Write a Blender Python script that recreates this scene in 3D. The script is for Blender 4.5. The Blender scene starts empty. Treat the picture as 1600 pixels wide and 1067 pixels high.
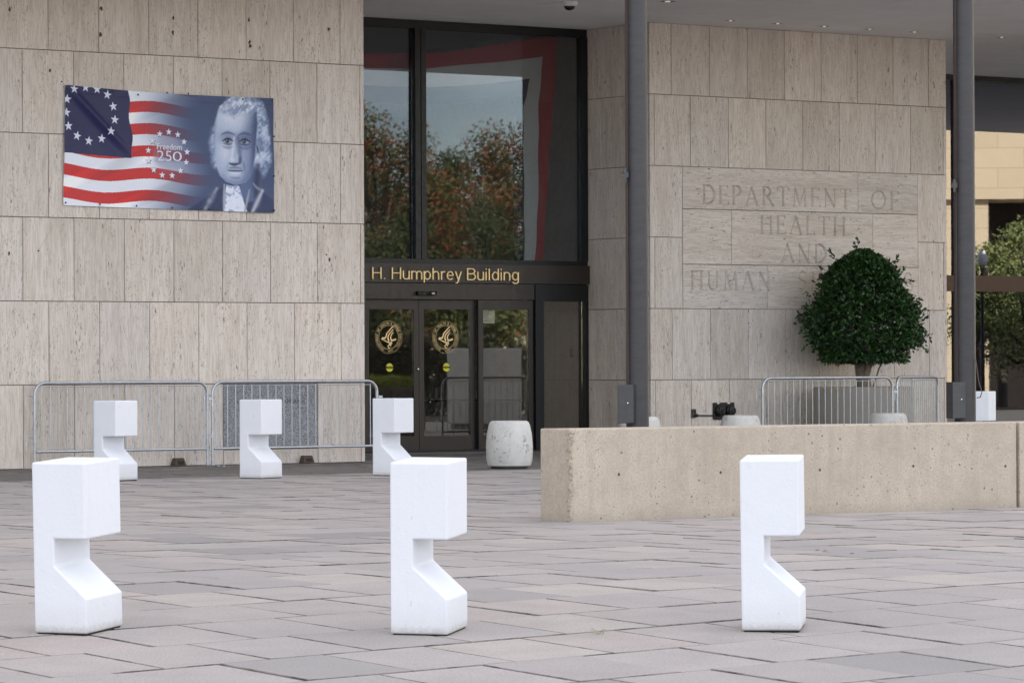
import bpy, bmesh, math, random
import numpy as np
from mathutils import Matrix, Vector, Euler

# ------------------------------------------------------------------ camera, world, sun, exposure
S = bpy.context.scene
C = S.collection
R = math.radians
random.seed(7)
rng = np.random.default_rng(11)

F, EYE, ROLL, PHI = 6150.0, 1.40, R(.22), R(35.6)
PITCH = math.atan((570 - 533.5) / F)
FW = Vector((0, math.cos(PITCH), math.sin(PITCH)))
UP = Vector((0, -math.sin(PITCH), math.cos(PITCH)))
RT = Vector((1, 0, 0))
cd = bpy.data.cameras.new('camera')
cam = bpy.data.objects.new('camera', cd)
C.objects.link(cam)
cd.sensor_width = 36
cd.lens = F / 1600 * 36
cd.clip_start, cd.clip_end = .5, 3000
cr, sr = math.cos(ROLL), math.sin(ROLL)
xr = RT * cr - UP * sr
xu = RT * sr + UP * cr
cam.matrix_world = Matrix(((xr.x, xu.x, -FW.x, 0), (xr.y, xu.y, -FW.y, 0), (xr.z, xu.z, -FW.z, EYE), (0, 0, 0, 1)))
S.camera = cam
S.view_settings.view_transform = 'Standard'
S.view_settings.look = 'None'
S.view_settings.gamma = 1
S.view_settings.use_curve_mapping = False
S.view_settings.exposure = 1.82

SUN_EL, SUN_DIR = R(38), Vector((-.76, .65, 0)).normalized()       # towards the sun, behind the office block
w = bpy.data.worlds.new('World')
S.world = w
w.use_nodes = True
wn = w.node_tree
wn.nodes.clear()
def wnode(t, **k):
    n_ = wn.nodes.new(t)
    for a, b in k.items(): setattr(n_, a, b)
    return n_
sky = wnode('ShaderNodeTexSky', sky_type='NISHITA', sun_disc=False, sun_elevation=SUN_EL,
            sun_rotation=math.atan2(SUN_DIR.x, SUN_DIR.y), dust_density=.5, altitude=50)
tc = wnode('ShaderNodeTexCoord')
mp = wnode('ShaderNodeMapping'); mp.inputs['Scale'].default_value = (1.1, 1.1, 3.4); mp.inputs['Location'].default_value = (2.6, 1.7, 1.1)
nz = wnode('ShaderNodeTexNoise'); nz.inputs['Scale'].default_value = 2.1; nz.inputs['Detail'].default_value = 7; nz.inputs['Roughness'].default_value = .58
rp = wnode('ShaderNodeValToRGB'); rp.color_ramp.elements[0].position = .34; rp.color_ramp.elements[1].position = .56
mx = wnode('ShaderNodeMixRGB')
nz2 = wnode('ShaderNodeTexNoise'); nz2.inputs['Scale'].default_value = 4.4; nz2.inputs['Detail'].default_value = 6
rp2 = wnode('ShaderNodeValToRGB'); rp2.color_ramp.elements[0].position = .42; rp2.color_ramp.elements[1].position = .60
rp2.color_ramp.elements[0].color = (1.9, 2.15, 2.75, 1); rp2.color_ramp.elements[1].color = (9.6, 8.9, 8.15, 1)   # grey bellies, lit tops
mul = wnode('ShaderNodeMath', operation='MULTIPLY'); mul.inputs[1].default_value = .92
bg = wnode('ShaderNodeBackground'); bg.inputs['Strength'].default_value = .12
wo = wnode('ShaderNodeOutputWorld')
L_ = wn.links.new
L_(tc.outputs['Generated'], mp.inputs[0]); L_(mp.outputs[0], nz.inputs['Vector']); L_(nz.outputs[0], rp.inputs[0])
L_(mp.outputs[0], nz2.inputs['Vector']); L_(nz2.outputs[0], rp2.inputs[0]); L_(rp2.outputs[0], mx.inputs[2]); L_(rp.outputs[0], mul.inputs[0]); L_(mul.outputs[0], mx.inputs[0]); L_(sky.outputs[0], mx.inputs[1])
L_(mx.outputs[0], bg.inputs[0]); L_(bg.outputs[0], wo.inputs[0])

sd = bpy.data.lights.new('sun', 'SUN'); sd.energy = 4.6; sd.angle = R(.5); sd.color = (1, .93, .83)
sun = bpy.data.objects.new('sun', sd); C.objects.link(sun)
to_sun = Vector((SUN_DIR.x * math.cos(SUN_EL), SUN_DIR.y * math.cos(SUN_EL), math.sin(SUN_EL)))
sun.rotation_euler = to_sun.to_track_quat('Z', 'Y').to_euler()

# ------------------------------------------------------------------ coordinates: u along the facade, n into the building, z up
U = Vector((math.cos(PHI), math.sin(PHI), 0)); N = Vector((-math.sin(PHI), math.cos(PHI), 0))
O = Vector((-2.13, 57.0, 0))
def W(u, n, z=0.0): return O + U * u + N * n + Vector((0, 0, z))
def UN(p):
    d = Vector(p) - O
    return d.dot(U), d.dot(N)
def ray(px, py):                                                   # direction through a pixel of the 1600 px photograph
    a, b = px - 800, py - 533.5
    return RT * ((a * cr - b * sr) / F) - UP * ((a * sr + b * cr) / F) + FW
EYEV = Vector((0, 0, EYE))
def at(nn, px, py):                                                # the point (u, z) of the plane n = nn
    d = ray(px, py)
    p = EYEV + d * ((nn - (EYEV - O).dot(N)) / d.dot(N))
    return (p - O).dot(U), p.z
def depth(px, py, s):
    d = ray(px, py)
    return EYEV + d * (s / d.y)
def proj(p):
    d = Vector(p) - EYEV
    X, Y, Z = F * d.dot(RT), -F * d.dot(UP), d.dot(FW)
    X /= Z; Y /= Z
    return 800 + X * cr + Y * sr, 533.5 - X * sr + Y * cr
K = .045
def gz(s):                                                         # the plaza rises gently away from the street, then runs level
    if s >= 28: return 0.0
    if s >= 22.3: return -K / 2 * (28 - s) ** 2 / 5.7
    if s >= 10: return -K / 2 * 5.7 - K * (22.3 - s)
    return -K / 2 * 5.7 - K * 12.3
def gslope(s):
    if s >= 28 or s < 10: return 0.0
    if s >= 22.3: return K * (28 - s) / 5.7
    return K
def ghit(px, py):
    d = ray(px, py); t = 12.0
    while t < 90:
        p = EYEV + d * t
        if p.z <= gz(p.y): return p
        t += .003
    return p
def mirror(p, ng):                                                 # reflection in a glass plane n = ng
    k = (p - O).dot(N) - ng
    return p - N * (2 * k)

# ------------------------------------------------------------------ scene bookkeeping
BASE = {}
def tag(o, label=None, cat=None, group=None, kind=None):
    if label: o['label'] = label
    if cat: o['category'] = cat
    if group: o['group'] = group
    if kind: o['kind'] = kind
    return o
def thing(name, label, cat, loc=(0, 0, 0), rotz=0.0, group=None, kind=None):
    o = bpy.data.objects.new(name, None); o.empty_display_size = .2
    C.objects.link(o); o.location = loc; o.rotation_euler = (0, 0, rotz)
    return tag(o, label, cat, group, kind)
def bthing(name, label, cat, u, n, z=0.0, group=None, kind=None):   # a thing set square to the building
    o = thing(name, label, cat, W(u, n, z), PHI, group, kind)
    BASE[o.name] = Vector((u, n, z))
    return o
def link(name, me, mat, parent=None, loc=None):
    o = bpy.data.objects.new(name, me); C.objects.link(o)
    if mat and not me.materials: me.materials.append(mat)
    if parent: o.parent = parent
    if loc is not None: o.location = loc
    return o
def children(o): return [c for c in C.objects if c.parent == o]
def copy_tree(o, parent=None):
    c = o.copy(); C.objects.link(c)
    if parent: c.parent = parent
    for ch in children(o): copy_tree(ch, c)
    return c

class MB:
    def __init__(s): s.v = []; s.f = []
    def add(s, vs, fs):
        k = len(s.v); s.v += [tuple(p) for p in vs]; s.f += [tuple(i + k for i in q) for q in fs]; return s
    def box(s, x0, x1, y0, y1, z0, z1, M=None):
        vs = [(x, y, z) for z in (z0, z1) for y in (y0, y1) for x in (x0, x1)]
        if M: vs = [M @ Vector(p) for p in vs]
        return s.add(vs, [(0, 2, 3, 1), (4, 5, 7, 6), (0, 1, 5, 4), (2, 6, 7, 3), (0, 4, 6, 2), (1, 3, 7, 5)])
    def tube(s, path, r, seg=8, caps=True, close=False):
        path = [Vector(p) for p in path]; m = len(path); rings = []
        r = r if isinstance(r, (list, tuple)) else [r] * m
        prev = None
        for i in range(m):
            if close: t = (path[(i + 1) % m] - path[i - 1]).normalized()
            else: t = (path[min(i + 1, m - 1)] - path[max(i - 1, 0)]).normalized()
            if prev is None:
                a = Vector((0, 0, 1)) if abs(t.z) < .9 else Vector((1, 0, 0))
                x = t.cross(a).normalized()
            else:
                x = (prev - t * prev.dot(t)).normalized()
            prev = x; y = t.cross(x)
            rings.append([path[i] + (x * math.cos(2 * math.pi * j / seg) + y * math.sin(2 * math.pi * j / seg)) * r[i] for j in range(seg)])
        k0 = [p for q in rings for p in q]; fs = []
        for i in range(m if close else m - 1):
            a, b = i * seg, ((i + 1) % m) * seg
            for j in range(seg):
                fs.append((a + j, a + (j + 1) % seg, b + (j + 1) % seg, b + j))
        if caps and not close:
            fs.append(tuple(range(seg - 1, -1, -1))); fs.append(tuple((m - 1) * seg + j for j in range(seg)))
        return s.add(k0, fs)
    def lathe(s, prof, seg=32, c=(0, 0), cap=True):
        vs = [(c[0] + r * math.cos(2 * math.pi * j / seg), c[1] + r * math.sin(2 * math.pi * j / seg), z) for r, z in prof for j in range(seg)]
        fs = []
        for i in range(len(prof) - 1):
            for j in range(seg):
                fs.append((i * seg + j, i * seg + (j + 1) % seg, (i + 1) * seg + (j + 1) % seg, (i + 1) * seg + j))
        if cap:
            fs.append(tuple(range(seg - 1, -1, -1))); fs.append(tuple((len(prof) - 1) * seg + j for j in range(seg)))
        return s.add(vs, fs)
    def mesh(s, name, smooth=False, off=None):
        me = bpy.data.meshes.new(name)
        v = s.v if off is None else [(p[0] - off[0], p[1] - off[1], p[2] - off[2]) for p in s.v]
        me.from_pydata(v, [], s.f); me.update()
        if smooth:
            me.shade_smooth()
            try: me.set_sharp_from_angle(angle=R(smooth if smooth > 1 else 40))
            except Exception: pass
        return me
    def build(s, name, mat, parent=None, smooth=False, loc=None):
        off = BASE.get(parent.name) if parent else None
        return link(name, s.mesh(name, smooth, off), mat, parent, loc)
def bevel(me, w_, seg=2):
    bm = bmesh.new(); bm.from_mesh(me)
    bmesh.ops.recalc_face_normals(bm, faces=bm.faces)
    es = [e for e in bm.edges if len(e.link_faces) == 2 and e.calc_face_angle(0) > .3]
    bmesh.ops.bevel(bm, geom=es, offset=w_, segments=seg, affect='EDGES', profile=.5, clamp_overlap=True)
    bm.to_mesh(me); bm.free(); return me

# ------------------------------------------------------------------ materials
class G:
    def __init__(s, name):
        s.m = bpy.data.materials.new(name); s.m.use_nodes = True
        s.t = s.m.node_tree; s.b = s.t.nodes['Principled BSDF']; s.out = s.t.nodes['Material Output']
    def n(s, typ, ins=None, **k):
        x = s.t.nodes.new(typ)
        for a, b in k.items(): setattr(x, a, b)
        for a, b in (ins or {}).items(): s.put(x.inputs[a], b)
        return x
    def put(s, sock, v):
        if isinstance(v, bpy.types.NodeSocket): s.t.links.new(v, sock)
        elif isinstance(v, bpy.types.Node): s.t.links.new(v.outputs[0], sock)
        elif isinstance(v, tuple) and sock.type == 'RGBA' and len(v) == 3: sock.default_value = (*v, 1)
        else: sock.default_value = v
    def obj(s, scale=(1, 1, 1), jitter=True):
        t = s.n('ShaderNodeTexCoord').outputs['Object']
        if jitter:
            r = s.n('ShaderNodeObjectInfo').outputs['Random']
            m = s.n('ShaderNodeVectorMath', {0: s.n('ShaderNodeCombineXYZ', {0: r, 1: r, 2: r}).outputs[0], 1: (137., 71., 211.)}, operation='MULTIPLY')
            t = s.n('ShaderNodeVectorMath', {0: t, 1: m.outputs[0]}, operation='ADD').outputs[0]
        if scale != (1, 1, 1):
            t = s.n('ShaderNodeVectorMath', {0: t, 1: scale}, operation='MULTIPLY').outputs[0]
        return t
    def noise(s, vec, sc=1., det=4., ro=.55, dist=0.):
        return s.n('ShaderNodeTexNoise', {'Vector': vec, 'Scale': sc, 'Detail': det, 'Roughness': ro, 'Distortion': dist}).outputs[0]
    def vor(s, vec, sc=1., rnd=1.):
        return s.n('ShaderNodeTexVoronoi', {'Vector': vec, 'Scale': sc, 'Randomness': rnd}).outputs[0]
    def ramp(s, fac, stops, interp='LINEAR'):
        x = s.n('ShaderNodeValToRGB', {0: fac}); e = x.color_ramp; e.interpolation = interp
        while len(e.elements) < len(stops): e.elements.new(.5)
        for q, (p, c) in zip(e.elements, stops):
            q.position = p; q.color = (*c, 1) if isinstance(c, tuple) else (c, c, c, 1)
        return x.outputs[0]
    def mix(s, f, a, b, mode='MIX'):
        return s.n('ShaderNodeMixRGB', {0: f, 1: a, 2: b}, blend_type=mode).outputs[0]
    def math(s, op, a, b=0.):
        return s.n('ShaderNodeMath', {0: a, 1: b}, operation=op).outputs[0]
    def bump(s, h, st=.3, d=.01, prev=None):
        x = s.n('ShaderNodeBump', {'Height': h, 'Strength': st, 'Distance': d})
        if prev: s.put(x.inputs['Normal'], prev)
        return x.outputs[0]
    def set(s, **k):
        for a, b in k.items(): s.put(s.b.inputs[a.replace('_', ' ')], b)
        return s.m
def plain(name, col, rough=.5, metal=0., bump=0., var=.12, sc=6., **kw):
    g = G(name); v = g.obj()
    f = g.noise(v, sc, 5, .6)
    c = g.mix(g.math('MULTIPLY', g.ramp(f, [(.3, 0.), (.7, 1.)]), var * 2), col, tuple(x * .55 for x in col))
    k = dict(Base_Color=c, Roughness=g.ramp(g.noise(v, sc * 3, 3), [(.3, max(.03, rough - .08)), (.7, min(1, rough + .1))]), Metallic=metal)
    if bump: k['Normal'] = g.bump(g.noise(v, sc * 12, 4), bump, .004)
    k.update(kw)
    return g.set(**k)

def travertine(name, horiz=False, tone=1.0, warm=1.0):
    g = G(name); v = g.obj()
    ax = (lambda a, b: (b, a, a)) if horiz else (lambda a, b: (a, a, b))
    big = g.noise(g.n('ShaderNodeVectorMath', {0: v, 1: ax(3.2, .35)}, operation='MULTIPLY').outputs[0], 1.6, 6, .62, .35)
    fine = g.noise(g.n('ShaderNodeVectorMath', {0: v, 1: ax(34., 2.4)}, operation='MULTIPLY').outputs[0], 1.6, 5, .65, .4)
    cA, cB, cC = (.73 * tone, .66 * tone * warm, .605 * tone * warm), (.655 * tone, .58 * tone * warm, .52 * tone * warm), (.53 * tone, .455 * tone, .395 * tone)
    base = g.ramp(big, [(.22, cC), (.40, cB), (.6, cA), (.85, cB)])
    base = g.mix(g.math('MULTIPLY', g.ramp(fine, [(.47, 0.), (.62, 1.)]), .50), base, (.42 * tone, .365 * tone, .315 * tone))
    base = g.mix(g.math('MULTIPLY', g.ramp(fine, [(.34, 1.), (.45, 0.)]), .45), base, (.77 * tone, .72 * tone, .67 * tone))
    # open pores, drawn out along the bedding, gathered in bands
    pv = g.n('ShaderNodeVectorMath', {0: v, 1: ax(1., .30)}, operation='MULTIPLY').outputs[0]
    wv = g.n('ShaderNodeVectorMath', {0: pv, 1: g.n('ShaderNodeVectorMath', {0: g.n('ShaderNodeTexNoise', {'Vector': v, 'Scale': 14., 'Detail': 2.}).outputs['Color'], 1: (.035, .035, .035)}, operation='MULTIPLY').outputs[0]}, operation='ADD').outputs[0]
    band = g.ramp(g.noise(g.n('ShaderNodeVectorMath', {0: v, 1: ax(5., .8)}, operation='MULTIPLY').outputs[0], 1.3, 3, .6), [(.40, 0.), (.55, 1.)])
    p1 = g.ramp(g.vor(wv, 19.), [(.10, 1.), (.30, 0.)])
    p2 = g.ramp(g.vor(wv, 44.), [(.10, 1.), (.32, 0.)])
    sel1 = g.ramp(g.noise(wv, 9., 1), [(.54, 0.), (.60, 1.)])
    pits = g.math('ADD', g.math('MULTIPLY', g.math('MULTIPLY', p1, sel1), band), g.math('MULTIPLY', g.math('MULTIPLY', p2, .78), band))
    pits = g.math('MINIMUM', pits, 1.)
    base = g.mix(g.math('MULTIPLY', pits, .8), base, (.13, .105, .085))
    r = g.n('ShaderNodeObjectInfo').outputs['Random']
    base = g.mix(1., base, g.ramp(r, [(0., (.86, .84, .81)), (.2, (.97, .95, .92)), (.45, (1., .99, .98)), (.7, (.93, .925, .92)), (1., (1.06, 1.03, .99))]), 'MULTIPLY')
    h = g.math('SUBTRACT', g.math('MULTIPLY', fine, .25), pits)
    return g.set(Base_Color=base, Roughness=.62, Normal=g.bump(h, .55, .008))

M = {}
M['trav'] = travertine('travertine')
M['trav_h'] = travertine('travertine_horizontal', True, 1.0)
M['trav_in'] = travertine('lobby_stone', True, .95)
M['groove'] = plain('joint_mortar', (.16, .14, .12), .9)
M['steel'] = plain('galvanised_steel', (.55, .575, .61), .38, .8, .1, .25, 18.)
M['bronze'] = plain('dark_bronze', (.040, .031, .026), .38, .35, 0, .2, 4.)
M['bronze_black'] = plain('blackened_bronze', (.012, .012, .013), .4, .3)
M['brown_metal'] = plain('brown_anodised', (.075, .045, .033), .4, .35)
M['gold'] = plain('gold_letters', (.95, .70, .34), .32, .3, 0, .08)
M['rubber'] = plain('black_rubber', (.012, .012, .012), .6)
M['white_plastic'] = plain('white_plastic', (.7, .7, .7), .35)
M['black_gloss'] = plain('black_gloss', (.01, .01, .012), .12)
M['chrome'] = plain('chrome', (.7, .7, .7), .15, 1.)
M['dark_metal'] = plain('black_iron', (.018, .017, .016), .45, .3, .2)
M['box_metal'] = plain('control_box_metal', (.085, .083, .085), .5, .5, .05)
M['soffit'] = plain('soffit_plaster', (.88, .865, .865), .85, 0, .05, .10, .9)
M['groove_grey'] = plain('soffit_joint', (.16, .16, .16), .9)
M['granite'] = None
M['office'] = plain('precast_concrete', (.36, .34, .31), .85, 0, .2, .2, 1.)
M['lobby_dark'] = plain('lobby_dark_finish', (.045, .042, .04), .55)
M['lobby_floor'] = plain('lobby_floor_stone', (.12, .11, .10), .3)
M['planter'] = plain('taupe_planter', (.34, .31, .27), .75, 0, .05, .1, 2.)
M['soil'] = plain('soil', (.05, .035, .022), .95, 0, .6)
M['bark'] = plain('topiary_bark', (.23, .185, .135), .85, 0, .8, .35, 14.)
M['bark_dark'] = plain('street_tree_bark', (.08, .065, .05), .9, 0, .8)
M['rope'] = plain('halyard_rope', (.115, .075, .065), .8)
M['cord'] = plain('banner_cord', (.50, .45, .40), .8)
M['asphalt'] = plain('asphalt', (.05, .05, .052), .9, 0, .3, .2, 3.)
M['red_cloth'] = plain('red_bunting_cloth', (.55, .03, .04), .8, 0, .1)
M['white_cloth'] = plain('white_bunting_cloth', (.88, .88, .86), .8, 0, .1)
M['blue_cloth'] = plain('blue_bunting_cloth', (.018, .03, .10), .8, 0, .1)
M['paper'] = plain('paper_notice', (.75, .75, .72), .7, 0, 0, .04)
M['ink'] = plain('black_ink', (.02, .02, .02), .7)
M['yellow'] = plain('yellow_sticker', (.72, .68, .02), .5, 0, 0, .05)
M['sill'] = plain('grey_sill_stone', (.28, .26, .24), .7, 0, .2)
M['door_dark'] = plain('cabinet_black', (.016, .016, .018), .45)

g = G('granite_plaque'); v = g.obj()
sp = g.vor(v, 150.); nn_ = g.noise(v, 60., 3, .7)
c = g.mix(g.ramp(nn_, [(.40, 0.), (.60, 1.)]), (.10, .10, .115), (.34, .34, .36))
c = g.mix(g.ramp(g.n('ShaderNodeTexVoronoi', {'Vector': v, 'Scale': 90.}).outputs['Color'], [(.55, 0.), (.8, .6)]), c, (.42, .42, .44))
M['granite'] = g.set(Base_Color=c, Roughness=.45)
M['granite_cut'] = plain('granite_cut_lettering', (.07, .07, .075), .7)

g = G('white_bollard_paint'); v = g.obj()
z = g.n('ShaderNodeSeparateXYZ', {0: g.obj(jitter=False)}).outputs[2]
f1 = g.noise(v, 9., 6, .65); f2 = g.noise(v, 40., 5, .7)
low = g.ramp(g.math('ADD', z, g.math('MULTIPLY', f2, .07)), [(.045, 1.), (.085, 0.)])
c = g.mix(g.math('MULTIPLY', g.ramp(f1, [(.5, 0.), (.75, 1.)]), .12), (.73, .745, .785), (.58, .585, .595))
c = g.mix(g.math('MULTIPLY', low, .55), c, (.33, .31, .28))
run = g.noise(g.n('ShaderNodeVectorMath', {0: v, 1: (22., 22., .8)}, operation='MULTIPLY').outputs[0], 1., 4, .6)
c = g.mix(g.math('MULTIPLY', g.ramp(run, [(.56, 0.), (.76, 1.)]), .09), c, (.50, .49, .47))
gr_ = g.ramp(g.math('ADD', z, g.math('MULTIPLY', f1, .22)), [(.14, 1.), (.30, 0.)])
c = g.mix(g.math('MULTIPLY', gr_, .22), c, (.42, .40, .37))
sc_ = g.ramp(g.noise(g.n('ShaderNodeVectorMath', {0: v, 1: (3., 3., 1.)}, operation='MULTIPLY').outputs[0], 12., 2, .5), [(.735, 0.), (.76, 1.)])
c = g.mix(g.math('MULTIPLY', sc_, .5), c, (.38, .37, .35))
M['paint'] = g.set(Base_Color=c, Roughness=.55, Normal=g.bump(g.math('ADD', g.noise(v, 55., 4, .6), g.math('MULTIPLY', g.noise(v, 14., 3), 1.2)), .28, .006))

g = G('rough_concrete'); v = g.obj(jitter=False)
m1 = g.noise(v, 1.1, 6, .65); m2 = g.noise(g.n('ShaderNodeVectorMath', {0: v, 1: (7., 7., .7)}, operation='MULTIPLY').outputs[0], 1.2, 5, .6)
c = g.ramp(m1, [(.3, (.41, .34, .265)), (.5, (.505, .43, .345)), (.72, (.57, .49, .40))])
c = g.mix(g.math('MULTIPLY', g.ramp(m2, [(.45, 0.), (.72, 1.)]), .30), c, (.29, .265, .235))
c = g.mix(g.math('MULTIPLY', g.ramp(g.noise(v, 6., 7, .75), [(.45, 0.), (.62, 1.)]), .38), c, (.36, .31, .25))
c = g.mix(g.math('MULTIPLY', g.ramp(g.noise(v, 48., 4, .75), [(.42, 0.), (.62, 1.)]), .5), c, (.33, .28, .225))
bh = g.math('MULTIPLY', g.ramp(g.vor(v, 9.), [(.07, 1.), (.13, 0.)]), g.ramp(g.noise(v, 4.3, 2), [(.44, 0.), (.50, 1.)]))
bs = g.math('MULTIPLY', g.ramp(g.vor(v, 22.), [(.08, 1.), (.20, 0.)]), g.ramp(g.noise(v, 2.2, 3), [(.47, 0.), (.58, 1.)]))
pit = g.math('MINIMUM', g.math('ADD', bh, bs), 1.)
c = g.mix(g.math('MULTIPLY', pit, .7), c, (.13, .11, .09))
zz = g.n('ShaderNodeSeparateXYZ', {0: v}).outputs[2]
c = g.mix(g.math('MULTIPLY', g.ramp(g.math('ADD', zz, g.math('MULTIPLY', m2, .12)), [(.05, 1.), (.17, 0.)]), .35), c, (.24, .21, .18))   # splash line along the foot
M['concrete'] = g.set(Base_Color=c, Roughness=.9, Normal=g.bump(g.math('SUBTRACT', g.math('MULTIPLY', g.noise(v, 70., 4, .7), .4), pit), .5, .01))
M['chipped'] = plain('chipped_concrete', (.58, .49, .385), .95, 0, 1., .5, 30.)
M['stain'] = plain('joint_stain', (.10, .065, .045), .9)

g = G('drum_concrete'); v = g.obj()
m1 = g.noise(v, 5., 6, .65)
c = g.ramp(m1, [(.3, (.50, .49, .46)), (.7, (.62, .61, .585))])
blot = g.math('MULTIPLY', g.ramp(g.noise(v, 16., 4, .6, 1.2), [(.56, 0.), (.60, 1.)]), g.ramp(g.noise(v, 3.4, 2), [(.48, 0.), (.6, 1.)]))
c = g.mix(g.math('MULTIPLY', blot, .7), c, (.17, .16, .15))
M['drum'] = g.set(Base_Color=c, Roughness=.85, Normal=g.bump(g.math('SUBTRACT', g.noise(v, 60., 4), blot), .35, .006))

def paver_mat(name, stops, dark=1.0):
    g = G(name)
    t = g.n('ShaderNodeTexCoord').outputs['Object']
    r0 = g.n('ShaderNodeObjectInfo').outputs['Random']; ri = g.n('ShaderNodeNewGeometry').outputs['Random Per Island']
    r = g.math('FRACT', g.math('ADD', r0, ri))
    off = g.n('ShaderNodeVectorMath', {0: g.n('ShaderNodeCombineXYZ', {0: r, 1: r, 2: 0.}).outputs[0], 1: (91., 57., 0.)}, operation='MULTIPLY').outputs[0]
    v = g.n('ShaderNodeVectorMath', {0: t, 1: off}, operation='ADD').outputs[0]
    c = g.ramp(r, stops, 'CONSTANT')
    c = g.mix(g.math('MULTIPLY', g.ramp(g.noise(v, 1.7, 5, .62), [(.38, 0.), (.72, 1.)]), .42), c, (.26 * dark, .232 * dark, .213 * dark))
    c = g.mix(g.math('MULTIPLY', g.ramp(g.noise(v, 190., 3, .75), [(.42, 0.), (.62, 1.)]), .45), c, (.165 * dark, .15 * dark, .142 * dark))
    c = g.mix(g.math('MULTIPLY', g.ramp(g.noise(v, 62., 3, .8), [(.44, 0.), (.60, 1.)]), .40), c, (.165 * dark, .15 * dark, .142 * dark))
    c = g.mix(g.math('MULTIPLY', g.ramp(g.noise(v, 130., 2, .7), [(.55, 0.), (.72, 1.)]), .4), c, (.62 * dark, .565 * dark, .52 * dark))
    gum = g.math('MULTIPLY', g.ramp(g.vor(v, 5.5), [(.045, 1.), (.07, 0.)]), g.ramp(g.noise(v, 2.3, 1), [(.50, 0.), (.54, 1.)]))
    c = g.mix(g.math('MULTIPLY', gum, .55), c, (.12 * dark, .11 * dark, .105 * dark))
    st = g.ramp(g.noise(v, 3.1, 4, .7, .6), [(.70, 0.), (.76, 1.)])
    c = g.mix(g.math('MULTIPLY', st, .35), c, (.42 * dark, .40 * dark, .365 * dark))
    return g.set(Base_Color=c, Roughness=.82, Normal=g.bump(g.noise(v, 170., 3, .7), .3, .003))
M['paver'] = paver_mat('granite_pavers', [(0., (0.424, 0.383, 0.362)), (.2, (0.459, 0.413, 0.387)), (.36, (0.396, 0.365, 0.349)), (.50, (0.477, 0.411, 0.379)), (.58, (0.346, 0.325, 0.317)), (.66, (0.450, 0.408, 0.386)), (.80, (0.502, 0.445, 0.406)), (.88, (0.295, 0.282, 0.278)), (.93, (0.413, 0.374, 0.355))])
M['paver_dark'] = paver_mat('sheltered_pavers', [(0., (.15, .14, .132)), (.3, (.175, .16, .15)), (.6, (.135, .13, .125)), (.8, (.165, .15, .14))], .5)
g = G('paver_edge_grime'); v = g.obj()
c = g.mix(g.ramp(g.noise(v, 3.5, 4, .7), [(.36, 0.), (.56, 1.)]), (.075, .066, .06), (.26, .235, .215))
M['paver_edge'] = g.set(Base_Color=c, Roughness=.95)
M['bed'] = plain('joint_bed', (.03, .026, .023), .95, 0, .3)
M['plaza'] = plain('plaza_stone', (.27, .25, .235), .9, 0, .3, .2, 1.2)

def glass(name, refl, tint, wav=.35, gc=(.86, .90, 1.)):
    g = G(name); t = g.t
    t.nodes.remove(g.b)
    v = g.n('ShaderNodeTexCoord').outputs['Object']
    nb = g.bump(g.noise(v, .9, 2, .5), wav, .02)
    gl = g.n('ShaderNodeBsdfGlossy', {'Color': (*gc, 1), 'Roughness': .012, 'Normal': nb})
    tr = g.n('ShaderNodeBsdfTransparent', {'Color': (*tint, 1)})
    fr = g.n('ShaderNodeFresnel', {'IOR': 1.5})
    fac = g.math('MINIMUM', g.math('ADD', fr.outputs[0], refl), 1.)
    mxs = g.n('ShaderNodeMixShader', {0: fac, 1: tr.outputs[0], 2: gl.outputs[0]})
    t.links.new(mxs.outputs[0], g.out.inputs[0])
    return g.m
M['glass'] = glass('reflective_glass', .02, (.76, .77, .76), .003)
M['glass_east'] = glass('lobby_glass', .20, (.74, .76, .74), .004)
M['door_glass'] = glass('door_glass', .07, (.90, .885, .86), .004, (.98, .95, .90))

def leaf_mat(name, cols, rough=.38, trans=.0):
    g = G(name)
    ri = g.n('ShaderNodeNewGeometry').outputs['Random Per Island']
    c = g.ramp(ri, [(i / (len(cols) - 1) if len(cols) > 1 else 0, q) for i, q in enumerate(cols)])
    return g.set(Base_Color=c, Roughness=rough, Specular_IOR_Level=.45)
M['leaf'] = leaf_mat('topiary_leaves', [(.007, .019, .005), (.011, .034, .007), (.020, .070, .010), (.008, .025, .006), (.036, .11, .016), (.009, .028, .006)], .42)
M['leaf_autumn'] = leaf_mat('autumn_leaves', [(.30, .07, .03), (.07, .12, .025), (.24, .055, .025), (.34, .11, .04), (.08, .13, .03), (.05, .085, .02), (.16, .14, .035)], .6)
M['leaf_olive'] = leaf_mat('olive_green_leaves', [(.11, .14, .035), (.17, .20, .055), (.24, .25, .08), (.09, .12, .035)], .6)
M['leaf_green'] = leaf_mat('green_street_leaves', [(.03, .055, .015), (.06, .085, .02), (.10, .11, .03), (.035, .05, .015)], .6)
M['leaf_hedge'] = leaf_mat('hedge_leaves', [(.012, .02, .01), (.02, .03, .012), (.03, .042, .014)], .6)
M['grass'] = leaf_mat('weed_green', [(.24, .26, .15), (.30, .30, .19)], .6)
M['dead_leaf'] = leaf_mat('dead_leaf', [(.22, .09, .03), (.16, .07, .03)], .7)

g = G('pole_metal'); v = g.obj(jitter=False)
br = g.noise(g.n('ShaderNodeVectorMath', {0: v, 1: (3., 3., 9.)}, operation='MULTIPLY').outputs[0], 1.5, 7, .7)
c = g.mix(g.ramp(br, [(.35, 0.), (.68, 1.)]), (.042, .041, .045), (.062, .059, .061))
c = g.mix(g.ramp(g.noise(v, 2.5, 5, .6), [(.52, 0.), (.75, .6)]), c, (.05, .042, .038))
M['pole'] = g.set(Base_Color=c, Metallic=.35, Roughness=g.ramp(br, [(.3, .36), (.7, .52)]))

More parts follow.
